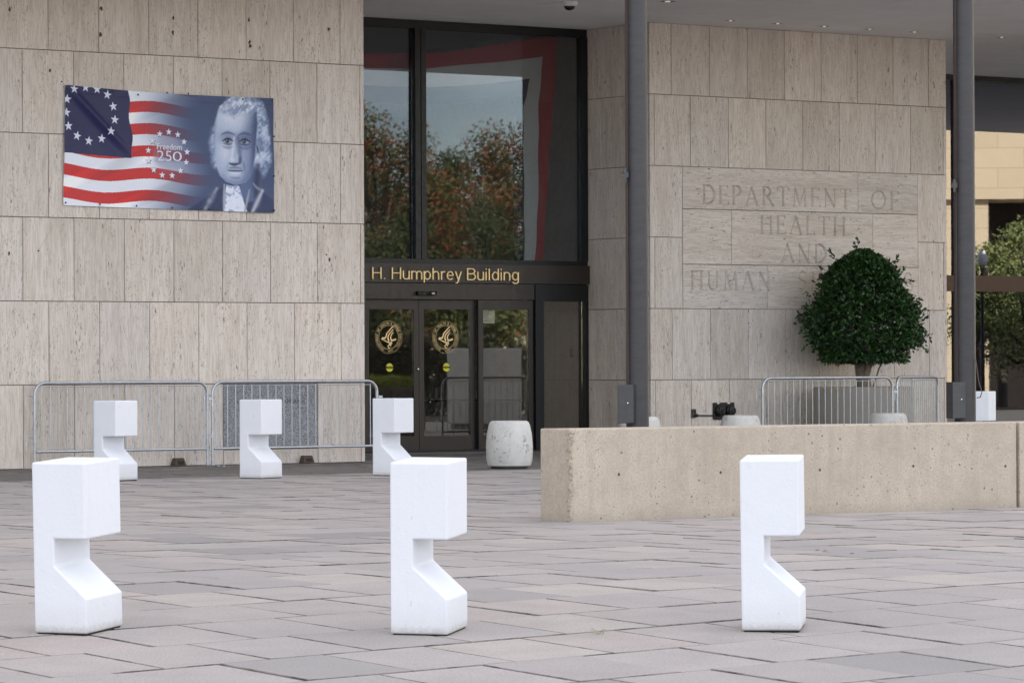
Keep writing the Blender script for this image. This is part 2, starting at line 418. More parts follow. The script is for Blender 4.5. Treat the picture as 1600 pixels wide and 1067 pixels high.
g = G('tan_limestone'); v = g.obj(jitter=False)
bk = g.n('ShaderNodeTexBrick', {'Vector': g.n('ShaderNodeCombineXYZ', {0: g.n('ShaderNodeSeparateXYZ', {0: v}).outputs[0], 1: g.n('ShaderNodeSeparateXYZ', {0: v}).outputs[2], 2: 0.}).outputs[0], 'Color1': (.70, .56, .36), 'Color2': (.65, .52, .335), 'Mortar': (.48, .37, .24), 'Scale': 1., 'Mortar Size': .012, 'Brick Width': 1.6, 'Row Height': .62})
c = g.mix(g.math('MULTIPLY', g.noise(v, 1.3, 5, .7), .35), bk.outputs[0], (.42, .32, .2))
M['tan'] = g.set(Base_Color=c, Roughness=.85)
g = G('downlight_bulb')
M['bulb'] = g.set(Base_Color=(1, .9, .75, 1), Emission_Color=(1, .9, .75, 1), Emission_Strength=.10)

# ------------------------------------------------------------------ text and print helpers
def text_mesh(txt, size, extrude=0.0, spacing=1.0, offset=0.0):
    cu = bpy.data.curves.new('lettering', 'FONT'); cu.body = txt; cu.size = size; cu.extrude = extrude
    cu.space_character = spacing; cu.offset = offset; cu.resolution_u = 3
    o = bpy.data.objects.new('lettering', cu); C.objects.link(o)
    bpy.context.view_layer.update()
    me = bpy.data.meshes.new_from_object(o.evaluated_get(bpy.context.evaluated_depsgraph_get()))
    bpy.data.objects.remove(o); bpy.data.curves.remove(cu)
    return me
def fit_text(me, u0, u1, z0, z1, n, base=Vector((0, 0, 0)), top=None):   # lays a text mesh upright: x -> u, y -> z, face towards -n
    co = np.empty(len(me.vertices) * 3); me.vertices.foreach_get('co', co); co = co.reshape(-1, 3)
    x0, x1 = co[:, 0].min(), co[:, 0].max(); y0, y1 = (0.0, top) if top else (co[:, 1].min(), co[:, 1].max())
    q = np.empty_like(co)
    q[:, 0] = u0 + (co[:, 0] - x0) / (x1 - x0) * (u1 - u0) - base[0]
    q[:, 2] = z0 + (co[:, 1] - y0) / (y1 - y0) * (z1 - z0) - base[1 + 1]
    q[:, 1] = n - co[:, 2] - base[1]
    me.vertices.foreach_set('co', q.ravel()); me.update()
    return me

# ------------------------------------------------------------------ SETTING: ground
mb = MB()
ss = [-300, 8, 10] + [10 + .8 * i for i in range(1, 24)] + [29, 300]
for i, s_ in enumerate(ss):
    mb.v += [(-300, s_, gz(s_) - .03), (300, s_, gz(s_) - .03)]
    if i: mb.f.append((2 * i - 2, 2 * i - 1, 2 * i + 1, 2 * i))
plaza = mb.build('plaza', M['plaza']); tag(plaza, 'grey stone plaza laid with pavers in front of the travertine building', kind='structure')
mb = MB(); mb.box(33, 45, -120, 160, -.2, -.012); tag(mb.build('road', M['asphalt']), 'dark asphalt road beside the plaza', kind='structure')

CW, CD = .66, .88
def paver_unit(wu, wn, ch=.005, th=.04):
    a, b = wu / 2, wn / 2; m_ = MB()
    vs = []
    for z_, k in ((-th, 0), (-.003, 0), (0, ch)):
        vs += [(-a + k, -b + k, z_), (a - k, -b + k, z_), (a - k, b - k, z_), (-a + k, b - k, z_)]
    fs = []
    for l in (0, 4):
        for j in range(4): fs.append((l + j, l + (j + 1) % 4, l + 4 + (j + 1) % 4, l + 4 + j))
    fs.append((8, 9, 10, 11))
    return vs, fs                                                  # only the last face is the clean top
PV = []
r2 = random.Random(3)
for k in range(-4, 52):
    n0 = -34.0 + CD * k + .0
    offu = (k % 2) * CW / 2 + r2.uniform(-.09, .09)
    i0 = int((-27 - offu) / CW)
    for i in range(i0, i0 + 62):
        uu = offu + CW * i + CW / 2; nn2 = n0 + CD / 2
        if nn2 > 4.0 or (nn2 > -.05 and uu < .3) or (nn2 > 2.4 and uu > 7): continue
        p = W(uu, nn2, 0); s_ = p.y
        if s_ < 18.6 or s_ > 72: continue
        p.z = gz(s_)
        x_, y_ = proj(p)
        if abs(p.x) > .130 * s_ + 2.2: continue
        cs = [proj(W(uu + a * CW / 2, nn2 + b * CD / 2, p.z)) for a, b in ((-1, -1), (1, -1), (1, 1), (-1, 1))]
        inside = -30 < x_ < 1630 and y_ < 1090
        area = abs(sum(cs[j][0] * cs[(j + 1) % 4][1] - cs[(j + 1) % 4][0] * cs[j][1] for j in range(4))) / 2
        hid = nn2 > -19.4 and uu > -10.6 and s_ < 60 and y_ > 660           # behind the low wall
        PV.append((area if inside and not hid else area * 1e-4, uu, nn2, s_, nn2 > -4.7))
PV.sort(reverse=True)
unit = {}
for d_ in (False, True):
    vs, fs = paver_unit(CW - .015, CD - .015)
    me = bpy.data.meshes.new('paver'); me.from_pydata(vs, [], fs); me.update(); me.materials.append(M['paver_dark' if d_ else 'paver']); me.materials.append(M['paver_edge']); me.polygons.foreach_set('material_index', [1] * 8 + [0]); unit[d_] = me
rest = {False: MB(), True: MB()}
for q, (area, uu, nn2, s_, dk) in enumerate(PV):
    p = W(uu, nn2, gz(s_) + r2.uniform(-.004, .004))
    Mx = Matrix.Translation(p) @ Euler((math.atan(gslope(s_)) + r2.uniform(-.0022, .0022), r2.uniform(-.0022, .0022), 0)).to_matrix().to_4x4() @ Matrix.Rotation(PHI + r2.uniform(-.003, .003), 4, 'Z')
    if q < 300:
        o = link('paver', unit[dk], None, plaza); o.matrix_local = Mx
    else:
        vs, fs = paver_unit(CW - .015, CD - .015)
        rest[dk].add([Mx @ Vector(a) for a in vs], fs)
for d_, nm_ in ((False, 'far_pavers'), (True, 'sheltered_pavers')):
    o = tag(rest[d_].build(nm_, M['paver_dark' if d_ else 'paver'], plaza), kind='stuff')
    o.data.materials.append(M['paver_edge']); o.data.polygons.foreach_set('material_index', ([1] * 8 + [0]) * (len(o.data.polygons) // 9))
mb = MB()                                                          # dark bedding under the joints
ss2 = [14 + .8 * i for i in range(20)] + [29, 74]
for i, s_ in enumerate(ss2):
    h = .14 * s_ + 3
    mb.v += [(-h, s_, gz(s_) - .02), (h, s_, gz(s_) - .02)]
    if i: mb.f.append((2 * i - 2, 2 * i - 1, 2 * i + 1, 2 * i))
mb.build('joint_bed', M['bed'], plaza)

# ------------------------------------------------------------------ SETTING: building
RH = 1.148
ZT = 6 * RH                                                        # soffit height 6.888
NI, NG, NR = 2.5, 4.25, 8.5                                        # inscription wall, entrance glazing, right glazing
UC = 7.14                                                          # corner of the inscription wall
PANELS = {}
def panel(parent, u0, u1, z0, z1, n0, mat='trav', th=.03, side=None, name='panel'):
    gp = .0045
    key = (round(u1 - u0, 3), round(z1 - z0, 3), mat, side)
    if key not in PANELS:
        a, b, c = (u1 - u0) / 2 - gp, (z1 - z0) / 2 - gp, .004
        m_ = MB(); vs = []
        for y_, k in ((th, 0), (c, 0), (0, c)):
            vs += [(-a + k, y_, -b + k), (a - k, y_, -b + k), (a - k, y_, b - k), (-a + k, y_, b - k)]
        fs = []
        for l in (0, 4):
            for j in range(4): fs.append((l + j, l + (j + 1) % 4, l + 4 + (j + 1) % 4, l + 4 + j))
        fs.append((8, 9, 10, 11))
        if side: vs = [(y, -x, z) for x, y, z in vs]               # turned to face -u
        me = bpy.data.meshes.new(name); me.from_pydata(vs, [], fs); me.update(); me.materials.append(M[mat])
        PANELS[key] = me
    bb = BASE[parent.name]
    jit = random.uniform(-.0015, .0015)
    if side: l = (n0 + jit - bb[0], (u0 + u1) / 2 - bb[1], (z0 + z1) / 2 - bb[2])
    else: l = ((u0 + u1) / 2 - bb[0], n0 + jit - bb[1], (z0 + z1) / 2 - bb[2])
    return link(name, PANELS[key], None, parent, l)

lw = bthing('travertine_wall', 'long travertine panel wall behind the flag banner, left of the entrance', 'wall', -6, 0)
mb = MB(); mb.box(-34, -.004, .03, 22, 0, ZT); mb.build('wall_core', M['groove'], lw)
PW = .797
for r in range(6):
    z0, z1 = r * RH, (r + 1) * RH
    a = [-.41, -1.205, -2.0, -2.797] if r in (5, 3, 1) else [-.07, -.81, -1.605, -2.402]
    js = [0.0] + a
    while js[-1] > -9.5: js.append(js[-1] - PW)
    for i in range(len(js) - 1):
        u1, u0 = js[i], js[i + 1]
        if r == 0 and -2.45 < u0 and u1 < -.75:
            panel(lw, u0, u1, 0.004, .215, 0); continue
        panel(lw, u0, u1, max(z0, .004), z1, 0)
mb = MB(); mb.box(-2.395, -.817, .006, .03, .225, RH - .006)
pq = mb.build('granite_plaque', M['granite'], lw); pq['label'] = 'speckled grey granite plaque set in the bottom course'
tm = text_mesh('UNITED STATES OF AMERICA', 1)
fit_text(tm, -2.17, -1.03, .865, .915, .0035, BASE[lw.name])
link('plaque_lettering', tm, M['granite_cut'], pq)
mb = MB(); mb.box(-.03, .0, .034, 4.1, 0, ZT); mb.build('wall_return', M['trav'], lw)
HOLES = ((15, 15), (271, 29), (270, 52), (158, 14), (157, 55), (389, 31), (390, 66), (391, 72), (78, 110), (14, 396), (513, 46), (515, 406))

iw = bthing('travertine_wall', 'travertine wall carved with a department name, right of the entrance', 'wall', 10.3, NI)
mb = MB(); mb.box(UC + .034, 13.48, NI + .03, 15, 0, ZT); mb.build('wall_core', M['groove'], iw)
P2 = .788
for r in (0, 1, 4, 5):
    z0, z1 = max(r * RH, .004), (r + 1) * RH
    if r in (5, 1): js = [UC, 7.589] + [7.589 + P2 * i for i in range(1, 8)] + [13.507]
    else: js = [UC, 7.241, 7.976] + [7.976 + P2 * i for i in range(1, 7)] + [13.435, 13.507]
    for u0, u1 in zip(js, js[1:]): panel(iw, u0, u1, z0, z1, NI)
for u0, u1, r in ((UC, 7.81, 3), (UC, 7.241, 2), (7.241, 7.81, 2), (12.855, 13.507, 3), (12.855, 13.435, 2), (13.435, 13.507, 2)):
    panel(iw, u0, u1, r * RH, (r + 1) * RH, NI)
for r in range(6):                                                 # the return beside the doors, facing -u
    z0, z1 = max(r * RH, .004), (r + 1) * RH
    js = [NI + .036, 2.61, 3.41, NG - .02] if r % 2 else [NI + .036, 3.02, 3.81, NG - .02]
    for a, b in zip(js, js[1:]): panel(iw, a, b, z0, z1, UC, side=True)
mb = MB(); mb.box(13.48, 13.51, NI + .034, NR - .08, 0, ZT); mb.build('wall_return', M['trav'], iw)

# --- incised Roman capitals: each stroke is a V groove cut out of the stones
def arc(cx, cy, rx, ry, a0, a1, k=10):
    return [(cx + rx * math.cos(R(a0 + (a1 - a0) * i / k)), cy + ry * math.sin(R(a0 + (a1 - a0) * i / k))) for i in range(k + 1)]
T_, t_ = .15, .075                                                 # thick and thin stroke, in cap heights
def serif(x, y, w_=.30): return ([(x - w_ / 2, y), (x + w_ / 2, y)], t_ * .8)
def stem(x, top=True, bot=True, w_=T_):
    q = [([(x, 0), (x, 1)], w_)]
    if top: q.append(serif(x, .985))
    if bot: q.append(serif(x, .015))
    return q
GL = {
 'D': (.86, stem(.12) + [(arc(.32, .5, .50, .485, 90, -90), T_), ([(.12, .985), (.32, .985)], t_), ([(.12, .015), (.32, .015)], t_)]),
 'E': (.66, stem(.12) + [([(.12, .985), (.60, .985)], t_), ([(.12, .52), (.50, .52)], t_), ([(.12, .015), (.64, .015)], t_), ([(.60, 1.0), (.60, .85)], t_), ([(.64, 0), (.64, .16)], t_), ([(.50, .6), (.50, .44)], t_)]),
 'P': (.66, stem(.12) + [(arc(.32, .735, .28, .25, 90, -90), T_), ([(.12, .985), (.32, .985)], t_), ([(.12, .485), (.32, .485)], t_)]),
 'A': (.92, [([(.08, 0), (.44, 1)], t_), ([(.44, 1), (.84, 0)], T_), ([(.22, .36), (.70, .36)], t_), serif(.08, .015, .26), serif(.84, .015, .28)]),
 'R': (.82, stem(.12) + [(arc(.32, .75, .26, .235, 90, -90), T_), ([(.12, .985), (.32, .985)], t_), ([(.12, .515), (.32, .515)], t_), ([(.36, .5), (.78, .0)], T_)]),
 'T': (.80, stem(.40, False) + [([(.04, .985), (.76, .985)], t_), ([(.04, 1.0), (.02, .83)], t_), ([(.76, 1.0), (.78, .83)], t_)]),
 'M': (1.04, [([(.12, 0), (.18, 1)], t_), ([(.18, 1), (.52, .04)], T_), ([(.52, .04), (.84, 1)], t_), ([(.84, 1), (.92, 0)], T_), serif(.12, .015, .22), serif(.92, .015, .24)]),
 'N': (.92, [([(.14, 0), (.14, 1)], t_), ([(.12, 1), (.78, .0)], T_), ([(.78, 0), (.78, 1)], t_), serif(.14, .015, .24), serif(.78, .985, .24)]),
 'O': (1.0, [(arc(.5, .5, .43, .49, 0, 360, 22), T_ * .85)]),
 'F': (.64, stem(.12) + [([(.12, .985), (.58, .985)], t_), ([(.12, .52), (.48, .52)], t_), ([(.58, 1.0), (.58, .84)], t_), ([(.48, .6), (.48, .44)], t_)]),
 'H': (.90, stem(.14) + stem(.76) + [([(.14, .52), (.76, .52)], t_)]),
 'L': (.66, stem(.12) + [([(.12, .015), (.62, .015)], t_), ([(.62, 0), (.62, .17)], t_)]),
 'U': (.88, [([(.14, 1), (.14, .34)] + arc(.42, .32, .28, .31, 180, 360, 9) + [(.70, 1)], T_ * .8), serif(.14, .985, .26), serif(.70, .985, .24)]),
 'S': (.62, [(arc(.31, .745, .22, .24, 35, 270, 9)[:-1] + arc(.31, .255, .25, .25, 90, -145, 9), T_ * .85)]),
 'V': (.88, [([(.08, 1), (.44, 0)], T_), ([(.44, 0), (.80, 1)], t_), serif(.08, .985, .26), serif(.80, .985, .24)]),
 'I': (.28, stem(.14)),
 'C': (.88, [(arc(.50, .5, .42, .49, 48, 312, 16), T_ * .85)]),
}
def groove(bm_, path, w_):
    k = len(path); d = w_ * random.uniform(.68, .78); ov = .012 + random.uniform(0, .003)
    jx, jz = random.uniform(-.003, .003), random.uniform(-.003, .003); path = [(a + jx, b + jz) for a, b in path]; w_ *= random.uniform(.97, 1.05)
    pts = [Vector((a, 0, b)) for a, b in path]
    closed = (pts[0] - pts[-1]).length < 1e-6
    if closed: pts = pts[:-1]; k -= 1
    else:                           # square the ends past the stroke a little
        pts[0] = pts[0] + (pts[0] - pts[1]).normalized() * w_ * .12; pts[-1] = pts[-1] + (pts[-1] - pts[-2]).normalized() * w_ * .12
    rings = []
    for i in range(k):
        t = (pts[(i + 1) % k] - pts[i - 1]).normalized() if closed else (pts[min(i + 1, k - 1)] - pts[max(i - 1, 0)]).normalized()
        s_ = Vector((t.z, 0, -t.x))
        hw = w_ / 2 * (1 + ov / d)
        rings.append([bm_.verts.new(pts[i] + s_ * hw + Vector((0, -ov, 0))), bm_.verts.new(pts[i] - s_ * hw + Vector((0, -ov, 0))), bm_.verts.new(pts[i] + Vector((0, d, 0)))])
    for i in range(k if closed else k - 1):
        for j in range(3): bm_.faces.new((rings[i][j], rings[i][(j + 1) % 3], rings[(i + 1) % k][(j + 1) % 3], rings[(i + 1) % k][j]))
    if not closed: bm_.faces.new(rings[0][::-1]); bm_.faces.new(rings[-1])
def word(txt, u0, u1, z0, cap):
    adv = []; x = 0
    for ch in txt: adv.append(x); x += GL[ch][0] + .24
    x -= .24; k = (u1 - u0) / x
    out = []
    for ch, a in zip(txt, adv):
        for path, w_ in GL[ch][1]: out.append(([(u0 + (a + px) * k, z0 + pz * cap) for px, pz in path], w_ * cap))
    return out
CAP = .305
strokes = word('DEPARTMENT', 8.22, 11.38, 3.995, CAP) + word('OF', 11.81, 12.45, 3.985, CAP) + word('HEALTH', 9.42, 11.26, 3.53, CAP) \
    + word('AND', 9.86, 10.84, 3.068, CAP) + word('HUMAN', 7.965, 9.65, 2.604, CAP) + word('SERVICES', 10.21, 12.74, 2.612, CAP)
stones = [(7.81, 11.53, 3.912, 3 * RH + RH), (11.53, 12.855, 3.912, 4 * RH), (7.81, 8.82, 3.018, 3.908), (8.82, 11.85, 3.018, 3.908), (11.85, 12.855, 3.018, 3.908), (7.81, 9.576, 2 * RH, 3.014), (9.576, 12.855, 2 * RH, 3.014)]
bb = BASE[iw.name]
for (u0, u1, z0, z1) in stones:
    m_ = MB(); m_.box(u0 + .004 - bb[0], u1 - .004 - bb[0], 0, .05, z0 + .004, z1 - .004)
    o = m_.build('inscribed_stone', M['trav_h']); o.parent = iw
    mine = [(p, w_) for p, w_ in strokes if max(a for a, b in p) > u0 - .1 and min(a for a, b in p) < u1 + .1 and min(b for a, b in p) < z1 and max(b for a, b in p) > z0]
    for path, w_ in mine:                                          # one cutter per stroke keeps the cut clean
        bmc = bmesh.new(); groove(bmc, [(a - bb[0], b) for a, b in path], w_)
        bmesh.ops.recalc_face_normals(bmc, faces=bmc.faces)
        cm = bpy.data.meshes.new('cut'); bmc.to_mesh(cm); bmc.free()
        co = bpy.data.objects.new('cut', cm); C.objects.link(co); co.parent = iw
        md = o.modifiers.new('b', 'BOOLEAN'); md.object = co; md.operation = 'DIFFERENCE'; md.solver = 'EXACT'
    if mine:
        bpy.context.view_layer.update()
        me = bpy.data.meshes.new_from_object(o.evaluated_get(bpy.context.evaluated_depsgraph_get()))
        cuts = [md.object for md in o.modifiers]
        o.modifiers.clear(); o.data = me
        for c_ in cuts: bpy.data.objects.remove(c_)

# --- soffit with joints, and the block above
sf = bthing('soffit', 'pale grey plaster soffit over the entrance', None, 0, 0, ZT, kind='structure')
mb = MB(); mb.box(-45, 34, -4.9, 22, ZT + .012, ZT + .35); mb.build('soffit_slab', M['groove_grey'], sf)
us = [8.2 - 4.3 * i for i in range(-7, 14)][::-1]; ns = [-4.9, -3.45, -1.2, 1.05, 3.3, 5.6, 8.45, 15]
DL = [(8.03 + .976 * i, 1.52) for i in range(24)] + [(5.14, -.56)]
for a, b in zip(us, us[1:]):
    for c_, d_ in zip(ns, ns[1:]):
        if b < -16: continue
        m_ = MB(); m_.box(a + .006, b - .006, c_ + .006, d_ - .006, ZT, ZT + .02); m_.build('soffit_panel', M['soffit'], sf)
ob = bthing('office_block', 'tall concrete office block standing over the entrance soffit', 'building', 0, 5, ZT)
mb = MB(); mb.box(-90, 21, -4.5, 26, ZT + .36, 34); mb.build('wall', M['office'], ob)
m_ = MB()
for k in range(5):
    m_.box(-90, 21, -4.9, -4.505, ZT + .36 + k * 4.8, ZT + 1.9 + k * 4.8)
for i in range(37): m_.box(-88.6 + i * 2.95, -88 + i * 2.95, -4.86, -4.506, ZT + 1.9, 33.9)
m_.build('facade_grid', M['office'], ob)

# --- lobbies
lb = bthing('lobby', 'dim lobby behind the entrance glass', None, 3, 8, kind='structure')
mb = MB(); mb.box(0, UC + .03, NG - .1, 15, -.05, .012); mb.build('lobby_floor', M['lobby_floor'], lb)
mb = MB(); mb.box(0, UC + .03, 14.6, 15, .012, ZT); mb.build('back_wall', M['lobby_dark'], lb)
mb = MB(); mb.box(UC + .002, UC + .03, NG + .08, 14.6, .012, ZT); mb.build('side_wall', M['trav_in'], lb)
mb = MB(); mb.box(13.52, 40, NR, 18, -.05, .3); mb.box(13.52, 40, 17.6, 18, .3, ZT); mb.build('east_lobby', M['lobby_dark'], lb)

# --- entrance glazing
ww = bthing('entrance_window', 'tall two storey dark framed window over the entrance doors', 'window', 3.5, NG, 3.04)
FB = M['bronze_black']
def bar(mb, u0, u1, z0, z1, n0=-.08, n1=.08, NN=NG): return mb.box(u0, u1, NN + n0, NN + n1, z0, z1)
m_ = MB(); bar(m_, .0, UC, 6.755, ZT - .003); m_.build('head_rail', FB, ww)
m_ = MB(); bar(m_, .0, UC, 3.016, 3.09); m_.build('bottom_rail', FB, ww)
for a, b in ((.003, .1), (.58, .79), (3.72, 3.82), (3.835, 3.93), (7.045, UC - .003)):
    m_ = MB(); bar(m_, a, b, 3.09, 6.755, -.1); m_.build('mullion', FB, ww)
for a, b in ((.1, .58), (.79, 3.72), (3.93, 7.045)):
    m_ = MB(); bar(m_, a, b, 3.09, 6.755, -.006, .006); m_.build('pane', M['glass'], ww)

sg = bthing('sign_band', 'dark bronze fascia band with thin gold building name letters', 'sign', 3.5, NG, 2.71)
m_ = MB(); bar(m_, 0.003, UC - .003, 2.713, 3.013, -.14, .08); m_.build('fascia', M['bronze'], sg)
# thin grotesque letters: every letter a ribbon of constant width, in units of the cap height
X_ = .72                                                           # x-height
def bowl(cx, cy, rx, ry, a0, a1, k=12): return arc(cx, cy, rx, ry, a0, a1, k)
HL = {
 'H': (.70, [[(.05, 0), (.05, 1)], [(.62, 0), (.62, 1)], [(.05, .53), (.62, .53)]]),
 'B': (.66, [[(.05, 0), (.05, 1)], [(.05, .97), (.36, .97)] + bowl(.36, .755, .20, .215, 90, -90) + [(.05, .54)], [(.05, .54), (.38, .54)] + bowl(.38, .285, .22, .255, 90, -90) + [(.05, .03)]]),
 'u': (.50, [[(.04, X_), (.04, .22)] + bowl(.24, .22, .20, .20, 180, 360) + [(.44, X_)], [(.44, .2), (.44, 0)]]),
 'b': (.54, [[(.04, 0), (.04, 1)], bowl(.26, .36, .21, .34, 180, -180, 20)]),
 'd': (.54, [[(.47, 0), (.47, 1)], bowl(.25, .36, .21, .34, 0, 360, 20)]),
 'p': (.54, [[(.04, -.26), (.04, X_)], bowl(.26, .36, .21, .34, 180, -180, 20)]),
 'g': (.54, [[(.47, X_), (.47, -.06)] + bowl(.26, -.06, .21, .20, 0, -160, 9), bowl(.25, .37, .21, .33, 0, 360, 20)]),
 'e': (.53, [[(.05, .38), (.46, .38)] + bowl(.255, .36, .21, .34, 3, 320, 18)]),
 'r': (.32, [[(.04, 0), (.04, X_)], bowl(.26, .46, .22, .235, 175, 80, 7)]),
 't': (.28, [[(.12, .95), (.12, .12)] + bowl(.22, .12, .10, .10, 180, 270, 4) + [(.27, .02)], [(.0, X_ - .02), (.25, X_ - .02)]]),
 'm': (.80, [[(.04, 0), (.04, X_)], [(.04, .48)] + bowl(.215, .48, .175, .21, 180, 0) + [(.39, 0)], [(.39, .48)] + bowl(.565, .48, .175, .21, 180, 0) + [(.74, 0)]]),
 'n': (.52, [[(.04, 0), (.04, X_)], [(.04, .47)] + bowl(.24, .47, .20, .22, 180, 0) + [(.44, 0)]]),
 'h': (.52, [[(.04, 0), (.04, 1)], [(.04, .47)] + bowl(.24, .47, .20, .22, 180, 0) + [(.44, 0)]]),
 'i': (.15, [[(.05, 0), (.05, X_)], [(.05, .90), (.05, 1.0)]]),
 'l': (.15, [[(.05, 0), (.05, 1)]]),
 'y': (.46, [[(.02, X_), (.23, .02)], [(.43, X_), (.20, -.16), (.13, -.25), (.04, -.26)]]),
 '.': (.20, [[(.04, .045), (.13, .045)]]),
 ' ': (.30, []),
}
def ribbon(q, pts, w_, n0, n1, ox, oz, kx, kz):
    k = len(pts); vs = []
    for i in range(k):
        a, b = Vector(pts[max(i - 1, 0)]), Vector(pts[min(i + 1, k - 1)]); t = (b - a).normalized()
        nx, nz = -t.y * w_ / 2, t.x * w_ / 2
        for s_ in (1, -1):
            for n_ in (n0, n1): vs.append((ox + (pts[i][0] + s_ * nx) * kx, n_, oz + (pts[i][1] + s_ * nz) * kz))
    fs = []
    for i in range(k - 1):
        a, b = 4 * i, 4 * i + 4
        fs += [(a, b, b + 2, a + 2), (a + 1, a + 3, b + 3, b + 1), (a, a + 1, b + 1, b), (a + 2, b + 2, b + 3, a + 3)]
    fs += [(0, 2, 3, 1), (4 * k - 4, 4 * k - 3, 4 * k - 1, 4 * k - 2)]
    q.add(vs, fs)
def grotesk(txt):
    x, out = 0.0, []
    for ch in txt: out.append((ch, x)); x += HL[ch][0] + (.085 if ch != ' ' else 0)
    return out, x - .085
lay_, wB = grotesk('H. Humphrey Building'); _, wA = grotesk('Hubert ')
uR, uL = at(NG - .158, 811, 430)[0], at(NG - .158, 581, 430)[0]
zB, zC = at(NG - .158, 590, 436)[1], at(NG - .158, 590, 417.5)[1]
k = (uR - uL) / wB
for word_, ox in (('Hubert ', uL - (wA + .34) * k), ('H. Humphrey Building', uL)):
    for ch, x in grotesk(word_)[0]:
        if ch == ' ': continue
        q = MB()
        for j, pts in enumerate(HL[ch][1]): ribbon(q, pts, .074, NG - .168 - .0004 * j, NG - .142, ox + x * k, zB, k, zC - zB)
        q.build('letter', M['gold'], sg)

dr = bthing('sliding_door_set', 'dark bronze automatic sliding entrance doors with gold seals on the glass', 'door', 3.8, NG)
BZ = M['bronze']
m_ = MB(); bar(m_, 1.70, 6.045, 2.45, 2.70, -.10, .10); m_.build('header', BZ, dr)
m_ = MB(); bar(m_, 1.70, 6.045, .012, .045, -.10, .10); m_.build('threshold', M['bronze_black'], dr)
for a, b in ((1.58, 1.695), (6.05, 6.165)):
    m_ = MB(); bar(m_, a, b, .012, 2.70, -.12, .12); m_.build('post', M['bronze_black'], dr)
def frame(mb, u0, u1, z0, z1, st, top, bot, n0, n1):
    bar(mb, u0, u0 + st, z0, z1, n0, n1); bar(mb, u1 - st, u1, z0, z1, n0, n1)
    bar(mb, u0 + st, u1 - st, z1 - top, z1, n0, n1); bar(mb, u0 + st, u1 - st, z0, z0 + bot, n0, n1)
    return mb
def leaf(u0, u1, n0, n1, name):
    o = frame(MB(), u0, u1, .047, 2.44, .092, .15, .225, n0, n1).build(name, BZ, dr)
    q = MB(); bar(q, u0 + .092, u1 - .092, .272, 2.29, (n0 + n1) / 2 - .005, (n0 + n1) / 2 + .005); g_ = q.build('door_glass', M['door_glass'], dr)
    g_.parent = o
    return o
d1 = leaf(2.80, 3.842, .01, .06, 'sliding_leaf'); d2 = leaf(3.850, 4.935, .01, .06, 'sliding_leaf')
leaf(4.95, 6.04, -.07, -.02, 'fixed_leaf'); leaf(1.705, 2.79, -.07, -.02, 'fixed_leaf')
m_ = MB(); m_.box(3.72, 4.08, NG - .165, NG - .102, 2.51, 2.575); o = m_.build('motion_sensor', M['black_gloss'], dr)
m_ = MB(); m_.box(3.98, 4.03, NG - .168, NG - .1655, 2.53, 2.555); m_.build('sensor_window', M['chrome'], dr).parent = o
def lathe_n(cu, cz, n0, prof, seg=20):                             # a round thing whose axis is n
    q = MB(); q.lathe(prof, seg); q.v = [(cu + x, n0 - z_, cz + y) for x, y, z_ in q.v]; return q
lathe_n(3.827, 1.334, NG - .0, [(.022, 0), (.022, .012), (.012, .016)], 14).build('lock', M['chrome'], dr).parent = d1
# round gold seal: ring of small capitals and a bird made of curved bands
def seal_mesh(cu, cz, rad):
    q = MB(); nn_ = NG + .026
    for rr, wd in ((1.0, .012), (.735, .018)):
        k = 48
        vs = [(cu + rad * (rr + s_ * wd) * math.sin(2 * math.pi * i / k), nn_, cz + rad * (rr + s_ * wd) * math.cos(2 * math.pi * i / k)) for i in range(k) for s_ in (-.5, .5)]
        q.add(vs, [(2 * i, 2 * i + 1, (2 * i + 3) % (2 * k), (2 * i + 2) % (2 * k)) for i in range(k)])
    txt = 'DEPARTMENT OF HEALTH & HUMAN SERVICES \u00b7 USA \u00b7 '
    for i, ch in enumerate(txt):
        if ch == ' ': continue
        if ch not in GLY: GLY[ch] = text_mesh(ch, 1)
        me = GLY[ch]
        a = 2 * math.pi * i / len(txt) + R(210)
        xs = [v_.co.x for v_ in me.vertices]; mxx = (min(xs) + max(xs)) / 2
        vs = []
        for v_ in me.vertices:
            x, y = (v_.co.x - mxx) * .17 * rad, (v_.co.y * .19 + .80) * rad
            vs.append((cu + x * math.cos(a) + y * math.sin(a), nn_, cz - x * math.sin(a) + y * math.cos(a)))
        q.add(vs, [tuple(p.vertices) for p in me.polygons])
    def band(pts, w0, w1):
        k = len(pts); vs = []
        for i, (x, y) in enumerate(pts):
            x0, y0 = pts[max(i - 1, 0)]; x1, y1 = pts[min(i + 1, k - 1)]
            l = math.hypot(x1 - x0, y1 - y0) or 1; f = i / (k - 1); ww_ = (w0 + (w1 - w0) * f) / 2
            nx, ny = -(y1 - y0) / l * ww_, (x1 - x0) / l * ww_
            vs += [(cu + (x + nx) * rad, nn_, cz + (y + ny) * rad), (cu + (x - nx) * rad, nn_, cz + (y - ny) * rad)]
        q.add(vs, [(2 * i, 2 * i + 1, 2 * i + 3, 2 * i + 2) for i in range(k - 1)])
    band([(.34, .70), (.10, .46), (-.14, .24), (-.20, .02), (-.28, -.06), (-.50, -.05)], .05, .11)
    band([(.34, .48), (.12, .28), (-.02, .12), (-.05, -.06), (.02, -.24)], .05, .10)
    band([(.36, .32), (.22, .18), (.14, .02), (.18, -.16), (.28, -.20), (.56, -.12)], .05, .10)
    band([(-.56, -.10), (-.30, -.20), (-.08, -.30), (.14, -.36), (.22, -.24)], .04, .10)
    band([(.14, -.36), (.06, -.46), (-.06, -.54), (-.02, -.66), (.10, -.68)], .08, .05)
    band([(.24, -.34), (.20, -.44), (.12, -.50), (.16, -.60)], .07, .04)
    return q
GLY = {}
